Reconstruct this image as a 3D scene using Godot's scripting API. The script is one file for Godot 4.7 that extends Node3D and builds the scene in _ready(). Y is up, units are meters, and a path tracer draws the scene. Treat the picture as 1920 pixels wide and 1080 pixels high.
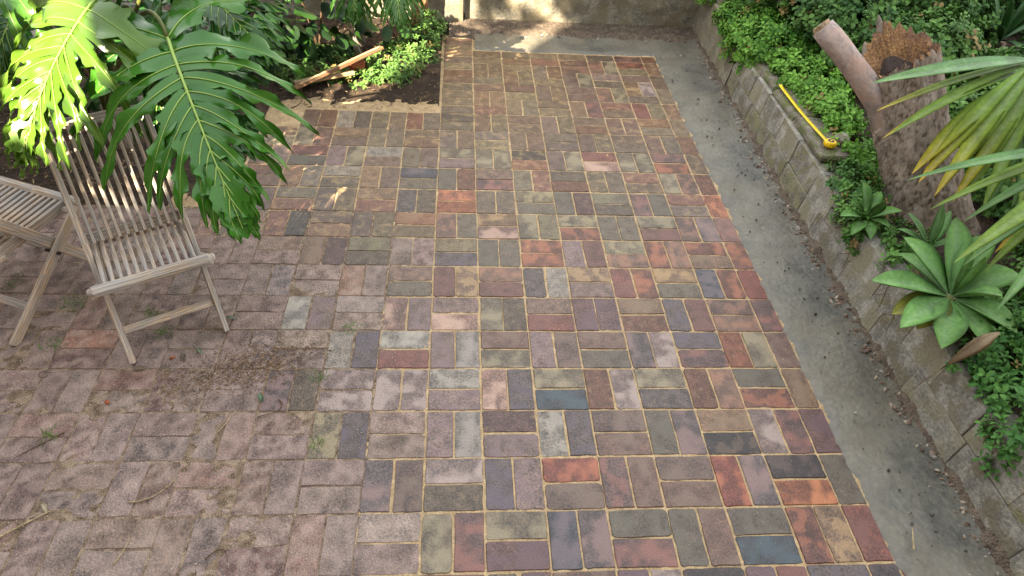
extends Node3D
# A back-yard patio seen from the house: brick paving in basket weave, concrete edging, retaining walls, plants.
# World: x along the brick rows, -z into the yard, y up. P(x, d, h) = x across, d metres into the yard, h up.

var rng := RandomNumberGenerator.new()
var taken := {}
var T := {}          # textures
var M := {}          # materials

func P(x: float, d: float, h: float) -> Vector3:
	return Vector3(x, h, -d)

func rnd(a: float, b: float) -> float:
	return rng.randf_range(a, b)

func srgb(r: int, g: int, b: int) -> Color:
	return Color(r / 255.0, g / 255.0, b / 255.0)

# ------------------------------------------------------------------ nodes
func numbered(called: String) -> String:
	if not taken.has(called):
		taken[called] = 0
		return called
	taken[called] += 1
	return "%s_%03d" % [called, taken[called]]

func tag(o: Node, label: String, category: String, group := "", kind := "") -> void:
	if label != "": o.set_meta("label", label)
	if category != "": o.set_meta("category", category)
	if group != "": o.set_meta("group", group)
	if kind != "": o.set_meta("kind", kind)

func thing(called: String, label: String, category: String, at := Vector3.ZERO, group := "") -> Node3D:
	var o := Node3D.new()
	o.name = numbered(called)
	add_child(o)
	o.position = at
	tag(o, label, category, group)
	return o

func part(called: String, mesh: Mesh, m: Material, parent: Node, xf := Transform3D.IDENTITY) -> MeshInstance3D:
	var o := MeshInstance3D.new()
	o.name = called if parent != self else numbered(called)
	o.mesh = mesh
	o.material_override = m
	o.transform = xf
	parent.add_child(o, true)
	return o

func structure(called: String, mesh: Mesh, m: Material, label: String, category: String) -> MeshInstance3D:
	var o := part(called, mesh, m, self)
	tag(o, label, category, "", "structure")
	return o

func many(called: String, mesh: Mesh, m: Material, xfs: Array, cols: Array, parent: Node) -> MultiMeshInstance3D:
	var mm := MultiMesh.new()
	mm.transform_format = MultiMesh.TRANSFORM_3D
	mm.use_colors = true
	mm.mesh = mesh
	mm.instance_count = xfs.size()
	for i in xfs.size():
		mm.set_instance_transform(i, xfs[i])
		mm.set_instance_color(i, cols[i])
	var o := MultiMeshInstance3D.new()
	o.multimesh = mm
	o.material_override = m
	o.name = called if parent != self else numbered(called)
	parent.add_child(o, true)
	o.set_meta("kind", "stuff")
	return o

# ------------------------------------------------------------------ textures
func noise_bytes(sd: int, freq: float, oct: int, size: int, kind := 0) -> PackedByteArray:
	var n := FastNoiseLite.new()
	n.seed = sd
	n.frequency = freq
	n.fractal_octaves = oct
	if kind == 0:
		n.noise_type = FastNoiseLite.TYPE_SIMPLEX_SMOOTH
	elif kind == 1:
		n.noise_type = FastNoiseLite.TYPE_CELLULAR
	n.fractal_type = FastNoiseLite.FRACTAL_FBM if oct > 1 else FastNoiseLite.FRACTAL_NONE
	var im := n.get_seamless_image(size, size)
	im.convert(Image.FORMAT_L8)
	return im.get_data()

func tex_rgb(data: PackedByteArray, size: int) -> ImageTexture:
	return ImageTexture.create_from_image(Image.create_from_data(size, size, false, Image.FORMAT_RGB8, data))

func tex_l(data: PackedByteArray, size: int) -> ImageTexture:
	return ImageTexture.create_from_image(Image.create_from_data(size, size, false, Image.FORMAT_L8, data))

# a mottled multiplier: mean brightness about 0.85, with pits and pale grains
func mottle(sd: int, size: int, coarse: float, fine: float, hue: float, pits: float, grains: float) -> ImageTexture:
	var a := noise_bytes(sd, 0.012, 3, size)
	var b := noise_bytes(sd + 7, 0.075, 3, size)
	var c := noise_bytes(sd + 13, 0.26, 2, size)
	var d := noise_bytes(sd + 19, 0.33, 1, size)
	var out := PackedByteArray()
	out.resize(size * size * 3)
	var j := 0
	for i in size * size:
		var v := 0.80 + (a[i] - 128) * coarse / 128.0 + (b[i] - 128) * fine / 128.0 + (c[i] - 128) * fine * 0.8 / 128.0
		var w := (b[i] - 128) / 128.0 * hue
		if d[i] < pits:
			v *= 0.62
		elif d[i] > 255.0 - grains:
			v = v * 0.6 + 0.42
		out[j] = clampi(int(v * (1.0 + w) * 255.0), 0, 255)
		out[j + 1] = clampi(int(v * 255.0), 0, 255)
		out[j + 2] = clampi(int(v * (1.0 - w) * 255.0), 0, 255)
		j += 3
	return tex_rgb(out, size)

# a mask: blotches of coverage edged with a finer noise
func mask(sd: int, size: int, freq: float, low: float, high: float, edge: float, top := 1.0, grain := 0.0) -> ImageTexture:
	var a := noise_bytes(sd, freq, 3, size)
	var b := noise_bytes(sd + 5, 0.12, 2, size)
	var c := noise_bytes(sd + 9, 0.4, 1, size)
	var out := PackedByteArray()
	out.resize(size * size)
	for i in size * size:
		var v := a[i] / 255.0 + (b[i] - 128) / 128.0 * edge
		var s := clampf((v - low) / (high - low), 0.0, 1.0)
		if grain > 0.0:
			s = maxf(s, 0.0) * (1.0 if c[i] / 255.0 > grain * (1.0 - s) else 0.15)
		out[i] = int(s * top * 255.0)
	return tex_l(out, size)

# fine grains, denser in patches
func specks(sd: int, size: int, freq: float, rare: float, dense: float) -> ImageTexture:
	var a := noise_bytes(sd, freq, 2, size)
	var c := noise_bytes(sd + 9, 0.30, 2, size)
	var out := PackedByteArray()
	out.resize(size * size)
	for i in size * size:
		var th := lerpf(rare, dense, clampf((a[i] / 255.0 - 0.35) / 0.45, 0.0, 1.0))
		out[i] = int(clampf((c[i] / 255.0 - th) * 7.0, 0.0, 1.0) * 220.0)
	return tex_l(out, size)

func flat(c: Color) -> ImageTexture:
	var im := Image.create(4, 4, false, Image.FORMAT_RGB8)
	im.fill(c)
	return ImageTexture.create_from_image(im)

func grain_tex(sd: int, size: int) -> ImageTexture:
	# wood grain along v: long streaks
	var n := FastNoiseLite.new()
	n.seed = sd
	n.frequency = 1.0
	n.fractal_octaves = 3
	var out := PackedByteArray()
	out.resize(size * size * 3)
	var j := 0
	for y in size:
		for x in size:
			var v := n.get_noise_2d(x * 0.09, y * 0.006) * 0.35 + n.get_noise_2d(x * 0.35 + 90.0, y * 0.02) * 0.3
			var k := 0.82 + v
			var w := n.get_noise_2d(x * 0.02 + 40.0, y * 0.012) * 0.10
			out[j] = clampi(int(k * (1.0 + w) * 255), 0, 255)
			out[j + 1] = clampi(int(k * 255), 0, 255)
			out[j + 2] = clampi(int(k * (1.0 - w * 1.3) * 255), 0, 255)
			j += 3
	return tex_rgb(out, size)

func surf(col: Color, rough: float, tex: Texture2D, scale, bump: Texture2D = null, relief := 0.0, world := true) -> StandardMaterial3D:
	var m := StandardMaterial3D.new()
	m.albedo_color = col
	m.roughness = rough
	m.uv1_triplanar = true
	m.uv1_world_triplanar = world
	m.uv1_scale = scale if scale is Vector3 else Vector3.ONE * float(scale)
	if tex: m.albedo_texture = tex
	if bump:
		m.heightmap_enabled = true
		m.heightmap_texture = bump
		m.heightmap_scale = relief
	return m

func over(m: StandardMaterial3D, col: Color, msk: Texture2D) -> StandardMaterial3D:
	m.detail_enabled = true
	m.detail_blend_mode = BaseMaterial3D.BLEND_MODE_MIX
	m.detail_albedo = flat_of(col)
	m.detail_mask = msk
	return m

var flats := {}
func flat_of(c: Color) -> ImageTexture:
	var k := c.to_html()
	if not flats.has(k): flats[k] = flat(c)
	return flats[k]

func leaf_mat(rough: float, back: Color, spec := 0.5) -> StandardMaterial3D:
	var m := StandardMaterial3D.new()
	m.vertex_color_use_as_albedo = true
	m.roughness = rough
	m.metallic_specular = spec
	m.backlight_enabled = true
	m.backlight = back
	m.cull_mode = BaseMaterial3D.CULL_DISABLED
	return m

func make_textures() -> void:
	T.brick = [mottle(11, 384, 0.16, 0.24, 0.06, 46, 26), mottle(47, 384, 0.20, 0.28, 0.07, 58, 34), mottle(83, 384, 0.15, 0.20, 0.05, 38, 18)]
	T.leafy = mottle(97, 384, 0.14, 0.10, 0.03, 0, 0)
	T.sandy = mottle(91, 384, 0.10, 0.14, 0.03, 8, 8)
	T.blotch = [mask(5, 384, 0.007, 0.35, 0.75, 0.06, 0.8), mask(29, 384, 0.011, 0.52, 0.62, 0.12, 0.55), mask(61, 384, 0.006, 0.40, 0.66, 0.14, 0.7)]
	T.sand = [specks(101, 384, 0.012, 0.93, 0.50), specks(131, 384, 0.02, 0.97, 0.62)]
	T.dust = [mask(151, 384, 0.008, 0.20, 0.85, 0.10, 0.42), mask(171, 384, 0.014, 0.25, 0.9, 0.14, 0.45)]
	T.pour = mask(181, 512, 0.005, 0.30, 0.80, 0.05, 0.35)
	T.bump = tex_l(noise_bytes(201, 0.10, 4, 384), 384)
	T.fine = tex_l(noise_bytes(203, 0.3, 2, 384), 384)
	T.rough = mottle(221, 512, 0.20, 0.16, 0.03, 22, 10)
	T.stain = mask(231, 512, 0.008, 0.40, 0.66, 0.10, 0.85)
	T.stain2 = mask(241, 512, 0.012, 0.52, 0.66, 0.16, 0.8)
	T.soil = mottle(251, 512, 0.22, 0.34, 0.08, 52, 22)
	T.grain = grain_tex(261, 256)
	T.bark = mottle(271, 512, 0.25, 0.32, 0.06, 40, 12)

func make_materials() -> void:
	M.ground = surf(srgb(92, 74, 56), 0.95, T.soil, 1.3, T.bump, 1.2)
	M.bed = over(surf(srgb(66, 50, 37), 0.95, T.soil, 1.9, T.bump, 1.6), srgb(120, 96, 66), T.sand[0])
	M.sand = over(surf(srgb(220, 192, 150), 0.92, T.sandy, 2.6, T.fine, 0.2), srgb(150, 122, 88), T.dust[1])
	M.dirt = over(surf(srgb(150, 128, 108), 0.95, T.soil, 3.2, T.fine, 0.3), srgb(204, 184, 160), T.sand[0])
	M.concrete = over(surf(srgb(120, 119, 112), 0.5, T.leafy, 0.8, T.bump, 0.35), srgb(132, 122, 104), T.pour)
	M.rubble = over(surf(srgb(122, 107, 94), 0.95, T.soil, 2.4, T.bump, 1.6), srgb(168, 150, 130), T.sand[0])
	M.render = over(surf(srgb(168, 162, 147), 0.8, T.rough, 0.8, T.bump, 0.35), srgb(120, 111, 90), T.stain)
	M.stone = [
		over(surf(srgb(182, 178, 169), 0.8, T.rough, 1.1, T.bump, 0.4), srgb(126, 120, 98), T.stain),
		over(surf(srgb(162, 157, 147), 0.8, T.rough, 1.5, T.bump, 0.4), srgb(112, 108, 72), T.stain2),
		over(surf(srgb(154, 148, 131), 0.82, T.rough, 1.3, T.bump, 0.4), srgb(122, 121, 88), T.stain),
		over(surf(srgb(166, 162, 154), 0.8, T.rough, 1.2, T.bump, 0.4), srgb(108, 100, 82), T.stain2)]
	M.mortar = surf(srgb(122, 112, 88), 0.95, T.soil, 2.0, T.bump, 0.6)
	M.cap = over(surf(srgb(138, 130, 116), 0.85, T.rough, 1.4, T.bump, 0.7), srgb(84, 92, 40), T.stain2)
	M.teak = [
		surf(srgb(220, 203, 190), 0.72, T.grain, Vector3(9, 1.6, 9), null, 0, false),
		surf(srgb(208, 194, 183), 0.74, T.grain, Vector3(8, 1.3, 8), null, 0, false),
		surf(srgb(222, 202, 184), 0.70, T.grain, Vector3(10, 1.9, 10), null, 0, false)]
	M.timber = surf(srgb(150, 112, 78), 0.8, T.grain, Vector3(7, 1.2, 7), null, 0, false)
	M.timber_pale = surf(srgb(196, 166, 128), 0.8, T.grain, Vector3(6, 1.0, 6), null, 0, false)
	M.bark = over(surf(srgb(168, 153, 140), 0.95, T.rough, Vector3(1.6, 0.6, 1.6), T.bump, 0.6), srgb(118, 100, 86), T.stain2)
	M.bark_smooth = over(surf(srgb(196, 178, 174), 0.8, T.rough, 0.9, T.bump, 0.3), srgb(176, 144, 128), T.stain2)
	M.rot = over(surf(srgb(190, 146, 100), 0.95, T.soil, 1.6, T.bump, 1.2), srgb(96, 68, 58), T.stain)
	M.rot_dark = surf(srgb(70, 50, 44), 0.95, T.soil, 3.0, T.bump, 1.5)
	M.leaf_gloss = leaf_mat(0.22, Color(0.26, 0.30, 0.05), 0.42)
	M.leaf = leaf_mat(0.46, Color(0.22, 0.26, 0.06), 0.28)
	M.leaf_matt = leaf_mat(0.5, Color(0.12, 0.15, 0.05), 0.28)
	for k in ["leaf_matt"]:
		M[k].albedo_texture = T.leafy
		M[k].uv1_triplanar = true
		M[k].uv1_world_triplanar = true
		M[k].uv1_scale = Vector3.ONE * 1.3
	M.stem = surf(srgb(110, 118, 58), 0.6, T.rough, 3.0)
	M.twig = surf(srgb(112, 88, 66), 0.9, T.bark, 6.0)
	M.straw = surf(srgb(206, 182, 140), 0.85, T.bark, 6.0)
	M.yellow = surf(srgb(240, 196, 18), 0.38, null, 1.0)
	M.tape = surf(srgb(244, 214, 40), 0.45, null, 1.0)
	M.black = surf(srgb(30, 29, 28), 0.6, null, 1.0)
	M.steel = surf(srgb(170, 168, 160), 0.35, null, 1.0)
	M.steel.metallic = 0.9
	M.grit = StandardMaterial3D.new()
	M.grit.vertex_color_use_as_albedo = true
	M.grit.roughness = 0.9
	M.wire = surf(srgb(46, 42, 40), 0.5, null, 1.0)
	M.clay = surf(srgb(190, 106, 70), 0.9, T.rough, 6.0)

# ------------------------------------------------------------------ geometry
func begin() -> SurfaceTool:
	var st := SurfaceTool.new()
	st.begin(Mesh.PRIMITIVE_TRIANGLES)
	return st

func done(st: SurfaceTool) -> ArrayMesh:
	st.generate_normals()
	return st.commit()

func quad(st: SurfaceTool, a: Vector3, b: Vector3, c: Vector3, d: Vector3) -> void:
	st.add_vertex(a); st.add_vertex(b); st.add_vertex(c)
	st.add_vertex(a); st.add_vertex(c); st.add_vertex(d)

# a height-field over x by d; skip(x, d) leaves quads out
func sheet(x0: float, x1: float, d0: float, d1: float, step: float, h: Callable, skip = null) -> ArrayMesh:
	var nx := maxi(1, int(round((x1 - x0) / step)))
	var nd := maxi(1, int(round((d1 - d0) / step)))
	var st := begin()
	st.set_smooth_group(0)
	for j in nd + 1:
		for i in nx + 1:
			var x := lerpf(x0, x1, float(i) / nx)
			var d := lerpf(d0, d1, float(j) / nd)
			st.add_vertex(P(x, d, h.call(x, d)))
	for j in nd:
		for i in nx:
			if skip != null and skip.call(lerpf(x0, x1, (i + 0.5) / nx), lerpf(d0, d1, (j + 0.5) / nd)):
				continue
			var a := j * (nx + 1) + i
			var c := a + nx + 1
			for k in [a, c, c + 1, a, c + 1, a + 1]:
				st.add_index(k)
	st.generate_normals()
	return st.commit()

# a grid of points pts[row][col] joined into a smooth surface; wrap closes the columns
func net(rows: Array, wrap := false, cols = null) -> ArrayMesh:
	var st := begin()
	st.set_smooth_group(0)
	add_net(st, rows, wrap, cols, 0)
	st.generate_normals()
	return st.commit()

func add_net(st: SurfaceTool, rows: Array, wrap: bool, cols, base: int) -> int:
	var nc: int = rows[0].size()
	for j in rows.size():
		for i in nc:
			if cols != null: st.set_color(cols[j][i])
			st.add_vertex(rows[j][i])
	for j in rows.size() - 1:
		for i in (nc if wrap else nc - 1):
			var a := base + j * nc + i
			var b := base + j * nc + (i + 1) % nc
			var c := a + nc
			var d := b + nc
			for k in [a, b, d, a, d, c]:
				st.add_index(k)
	return base + rows.size() * nc

# box with chamfered edges, centred, with jittered corners
func cbox(size: Vector3, ch: float, jit := 0.0) -> ArrayMesh:
	var st := begin()
	st.set_smooth_group(-1)
	var hx := size / 2
	var v := {}
	for sx in [-1, 1]:
		for sy in [-1, 1]:
			for sz in [-1, 1]:
				var o := Vector3(sx * hx.x + rnd(-jit, jit), sy * hx.y + rnd(-jit, jit), sz * hx.z + rnd(-jit, jit))
				v[[sx, sy, sz, 0]] = o - Vector3(0, sy * ch, sz * ch)
				v[[sx, sy, sz, 1]] = o - Vector3(sx * ch, 0, sz * ch)
				v[[sx, sy, sz, 2]] = o - Vector3(sx * ch, sy * ch, 0)
	for s in [-1, 1]:
		var f := [[-1, -1], [1, -1], [1, 1], [-1, 1]]
		if s > 0: f.reverse()
		quad(st, v[[s, f[0][0], f[0][1], 0]], v[[s, f[1][0], f[1][1], 0]], v[[s, f[2][0], f[2][1], 0]], v[[s, f[3][0], f[3][1], 0]])
		quad(st, v[[f[3][0], s, f[3][1], 1]], v[[f[2][0], s, f[2][1], 1]], v[[f[1][0], s, f[1][1], 1]], v[[f[0][0], s, f[0][1], 1]])
		quad(st, v[[f[0][0], f[0][1], s, 2]], v[[f[1][0], f[1][1], s, 2]], v[[f[2][0], f[2][1], s, 2]], v[[f[3][0], f[3][1], s, 2]])
	for a in [-1, 1]:
		for b in [-1, 1]:
			quad(st, v[[a, b, -1, 0]], v[[a, b, 1, 0]], v[[a, b, 1, 1]], v[[a, b, -1, 1]])
			quad(st, v[[-1, a, b, 1]], v[[1, a, b, 1]], v[[1, a, b, 2]], v[[-1, a, b, 2]])
			quad(st, v[[a, -1, b, 0]], v[[a, 1, b, 0]], v[[a, 1, b, 2]], v[[a, -1, b, 2]])
			for c in [-1, 1]:
				st.add_vertex(v[[a, b, c, 0]]); st.add_vertex(v[[a, b, c, 1]]); st.add_vertex(v[[a, b, c, 2]])
	return done(st)

# transform that lays local y along a->b, local x as near side as it can
func along(a: Vector3, b: Vector3, side: Vector3) -> Transform3D:
	var y := (b - a).normalized()
	var z := side.cross(y).normalized()
	var x := y.cross(z).normalized()
	return Transform3D(Basis(x, y, z), (a + b) / 2)

func bar(called: String, a: Vector3, b: Vector3, w: float, t: float, side: Vector3, ch: float, m: Material, parent: Node) -> MeshInstance3D:
	return part(called, cbox(Vector3(w, a.distance_to(b), t), ch), m, parent, along(a, b, side))

func tube_rows(pts: Array, radii: Array, n: int, wob := 0.0, sd := 1) -> Array:
	var rows := []
	var nz := FastNoiseLite.new()
	nz.seed = sd
	nz.frequency = 1.0
	var ref := Vector3.UP
	if absf((pts[1] - pts[0]).normalized().dot(ref)) > 0.9: ref = Vector3.RIGHT
	for j in pts.size():
		var t: Vector3 = (pts[mini(j + 1, pts.size() - 1)] - pts[maxi(j - 1, 0)]).normalized()
		var x := ref.cross(t).normalized()
		var z := t.cross(x)
		ref = z.cross(x) if false else ref
		var row := []
		for i in n:
			var an := TAU * i / n
			var r: float = radii[j]
			if wob > 0.0:
				r *= 1.0 + wob * nz.get_noise_3d(cos(an) * 1.2, sin(an) * 1.2, j * 0.35)
			row.append(pts[j] + (x * cos(an) + z * sin(an)) * r)
		rows.append(row)
	return rows

func tube(pts: Array, radii: Array, n: int, wob := 0.0, sd := 1) -> ArrayMesh:
	var rows := tube_rows(pts, radii, n, wob, sd)
	for e in [0, -1]:
		var mid := []
		for i in n: mid.append(pts[e])
		if e == 0: rows.push_front(mid)
		else: rows.append(mid)
	return net(rows, true)

func curve(a: Vector3, b: Vector3, c: Vector3, n: int) -> Array:
	var out := []
	for i in n + 1:
		var t := float(i) / n
		out.append(a.lerp(b, t).lerp(b.lerp(c, t), t))
	return out

# a leaf blade swept along pts: cross-section of five points, folded; colours from base to tip, edge tint
func blade(st: SurfaceTool, base: int, pts: Array, up: Vector3, widths: Array, fold: float, thick: float, ca: Color, cb: Color, edge = null, tip_at := 1.0) -> int:
	var rows := []
	var cols := []
	for j in pts.size():
		var f := float(j) / (pts.size() - 1)
		var t: Vector3 = (pts[mini(j + 1, pts.size() - 1)] - pts[maxi(j - 1, 0)]).normalized()
		var s := t.cross(up).normalized()
		var n := s.cross(t).normalized()
		var w: float = widths[j]
		var c := ca.lerp(cb, pow(f, tip_at))
		var e: Color = c if edge == null else edge
		var mid := c.lightened(0.10)
		if thick > 0.0:
			var th := thick * minf(1.0, w * 22.0)
			rows.append([pts[j] - s * w + n * fold * w, pts[j] - s * w * 0.5 + n * fold * w * 0.3, pts[j], pts[j] + s * w * 0.5 + n * fold * w * 0.3, pts[j] + s * w + n * fold * w, pts[j] + s * w * 0.5 + n * (fold * w * 0.3 - th), pts[j] - n * th * 1.3, pts[j] - s * w * 0.5 + n * (fold * w * 0.3 - th)])
			cols.append([e, c, mid, c, e, c, c, c])
		else:
			rows.append([pts[j] - s * w + n * fold * w, pts[j] - s * w * 0.55 + n * fold * w * 0.42, pts[j], pts[j] + s * w * 0.55 + n * fold * w * 0.42, pts[j] + s * w + n * fold * w])
			cols.append([e, c, mid, c, e])
	return add_net(st, rows, thick > 0.0, cols, base)

func leaf_widths(n: int, w: float, belly: float, sharp: float) -> Array:
	var out := []
	for i in n + 1:
		var t := float(i) / n
		var v := pow(sin(PI * pow(t, belly)), sharp) * w
		out.append(maxf(v, 0.0006))
	return out

# ------------------------------------------------------------------ bricks
const CELL := 0.24
var pal := {
	"G": [119, 105, 89], "L": [160, 150, 141], "A": [148, 122, 117], "P": [117, 85, 82], "R": [135, 86, 73], "D": [150, 82, 66],
	"O": [174, 110, 76], "V": [114, 98, 99], "B": [76, 78, 90], "K": [66, 56, 59], "T": [145, 115, 87], "M": [130, 100, 87],
	"F": [165, 120, 105], "S": [137, 121, 96]}
var second := {"G": [[150, 138, 112], [88, 84, 74]], "L": [[146, 136, 132], [172, 164, 152]], "A": [[176, 160, 152], [112, 92, 98]], "P": [[86, 66, 78], [142, 92, 82]],
	"R": [[104, 70, 66], [164, 104, 76]], "D": [[112, 66, 60], [176, 108, 78]], "O": [[128, 104, 82], [196, 128, 84]], "V": [[140, 112, 108], [86, 78, 92]],
	"B": [[112, 96, 100], [66, 84, 92]], "K": [[96, 78, 74], [112, 92, 76]], "T": [[116, 98, 80], [176, 146, 104]], "M": [[112, 96, 84], [150, 108, 86]],
	"F": [[190, 160, 142], [136, 96, 88]], "S": [[108, 104, 76], [160, 146, 112]]}
var brick_mats := {}
var brick_meshes := []

func col(a: Array) -> Color:
	return srgb(a[0], a[1], a[2])

func brick_mat(code: String, style: int) -> StandardMaterial3D:
	var v := rng.randi() % 5
	var key := "%s%d%d" % [code, style, v]
	if brick_mats.has(key): return brick_mats[key]
	var c := col(pal[code])
	var h := hash(key)
	var r := RandomNumberGenerator.new()
	r.seed = h
	c = c.lerp(srgb(122, 96, 84), 0.12)
	if style == 2: c = c.lerp(srgb(194, 165, 154), 0.44)
	elif style == 1: c = c.lerp(srgb(150, 124, 92), 0.25)
	c = Color.from_hsv(fposmod(c.h + r.randf_range(-0.012, 0.012), 1.0), c.s * r.randf_range(0.8, 1.05), clampf(c.v * r.randf_range(0.84, 1.04), 0, 1))
	var m := surf(c, 0.36 if style < 2 else 0.66, T.brick[v % 3 if style < 2 else 2], 2.1 + 0.2 * v, T.bump, 0.22 if style < 2 else 0.4)
	m.uv1_offset = Vector3(r.randf(), r.randf(), r.randf())
	if style == 0:
		if v == 4:
			over(m, srgb(188, 162, 120), T.sand[1])
		else:
			over(m, c.lerp(col(second[code][v % 2]), 0.75), T.blotch[v % 3])
	elif style == 1:
		over(m, srgb(178, 150, 106), T.sand[v % 2])
	else:
		over(m, srgb(188, 166, 156), T.dust[v % 2])
	brick_mats[key] = m
	return m

func make_brick(lx: float, lz: float, round_max: float, rough: float) -> ArrayMesh:
	var st := begin()
	st.set_smooth_group(-1)
	var ring := []
	for q in 4:
		var r := rnd(0.004, round_max)
		var sx: float = [1, -1, -1, 1][q]
		var sz: float = [1, 1, -1, -1][q]
		var cx := sx * (lx / 2 - r)
		var cz := sz * (lz / 2 - r)
		for k in 3:
			var an := PI / 2 * (q + k / 2.0)
			ring.append(Vector2(cx + cos(an) * r, cz + sin(an) * r) + Vector2(rnd(-rough, rough), rnd(-rough, rough)))
		var nx := Vector2([0, -lx / 2, 0, lx / 2][q], [lz / 2, 0, -lz / 2, 0][q])
		for k in [-1, 1]:
			var o := Vector2(lx * 0.17 * k, 0) if q % 2 == 0 else Vector2(0, lz * 0.17 * k)
			if q == 0 or q == 3: o = -o if q == 0 else o
			if q == 0: o = Vector2(-lx * 0.17 * k, 0) * -1.0 if k == 1 else Vector2(lx * 0.17, 0)
			ring.append(nx + [Vector2(lx * 0.17 * -k, 0), Vector2(0, lz * 0.17 * -k), Vector2(lx * 0.17 * k, 0), Vector2(0, lz * 0.17 * k)][q] + Vector2(rnd(-rough, rough), rnd(-rough, rough)))
	var n := ring.size()
	var top := []
	var mid := []
	var low := []
	for p in ring:
		var inn: Vector2 = p * (1.0 - 0.0035 / maxf(p.length(), 0.03))
		top.append(Vector3(inn.x, rnd(-0.0006, 0.0004), inn.y))
		mid.append(Vector3(p.x, -0.0035, p.y))
		low.append(Vector3(p.x, -0.05, p.y))
	for i in n:
		var k := (i + 1) % n
		st.add_vertex(Vector3(0, 0.0006, 0)); st.add_vertex(top[i]); st.add_vertex(top[k])
		quad(st, top[i], mid[i], mid[k], top[k])
		quad(st, mid[i], low[i], low[k], mid[k])
	return done(st)

# cell (c, r): "V" two bricks on end side by side, "H" two bricks lying one behind the other
func lay(parent: Node, x: float, d: float, upright: bool, code: String, style: int, lx := 1.0, lz := 1.0) -> void:
	var k := rng.randi() % 12 + (12 if style == 2 else 0)
	var o := MeshInstance3D.new()
	o.name = "brick"
	o.mesh = brick_meshes[k]
	o.material_override = brick_mat(code, style)
	var b := Basis(Vector3.UP, (PI / 2 if upright else 0.0) + (PI if rng.randf() < 0.5 else 0.0) + rnd(-0.012, 0.012))
	var tilt := 0.004 if style < 2 else 0.008
	b = Basis(Vector3.RIGHT, rnd(-tilt, tilt)) * Basis(Vector3.BACK, rnd(-tilt, tilt)) * b
	b = b.scaled_local(Vector3(lx, 1, lz))
	o.transform = Transform3D(b, P(x + rnd(-0.002, 0.002), d + rnd(-0.002, 0.002), rnd(-0.0015, 0.0015) if style < 2 else rnd(-0.003, 0.002)))
	parent.add_child(o, true)

func cell(parent: Node, c: int, r: int, codes: String, style: int, upright: bool) -> void:
	var x := (c + 0.5) * CELL
	var d := (r + 0.5) * CELL
	if upright:
		lay(parent, x - 0.06, d, true, codes[0], style)
		lay(parent, x + 0.06, d, true, codes[1], style)
	else:
		lay(parent, x, d + 0.06, false, codes[0], style)
		lay(parent, x, d - 0.06, false, codes[1], style)

const NEW_ROWS := [
	"LV GP GP BV GP GM GB RT R", "VM AG VA DM PM MM DV KO G", "AG AL PA LV MM GV TK AP P", "AA LA FV GB RA GV RM GR T",
	"LR AL MG AM MG VA VP DG M", "FA AF GG MR PP TR VR MM P", "FG RT MR VL TA RR TG BR D", "GA SV GG RR AR SM RM RT R",
	"OT MG TF GS SR GG GR MV F", "VG OO GG SG GP SG PG RV O", "BG GR MP SR GR GG RM GM R", "GM GA GG KD MG RF GG PR M",
	"MR AM VS MM GV PG MG PG R", "DG KG RG MM AG MR PP OS T"]
const LEFT_ROWS := ["VG MT RK TT", "TR VG GR KP", "TA LG TL RM", "LM AG RG MA", "GG TA GM TS"]  # rows 8..12, c = -1, -2, -3, -4
const BACK_COLS := ["hhhhhhhhhhh", "hvhhvhh", "vhhvhhh", "hhvhvhh", "vhhvhhh", "hhvhhvh", "vhvhhhh"]

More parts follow.
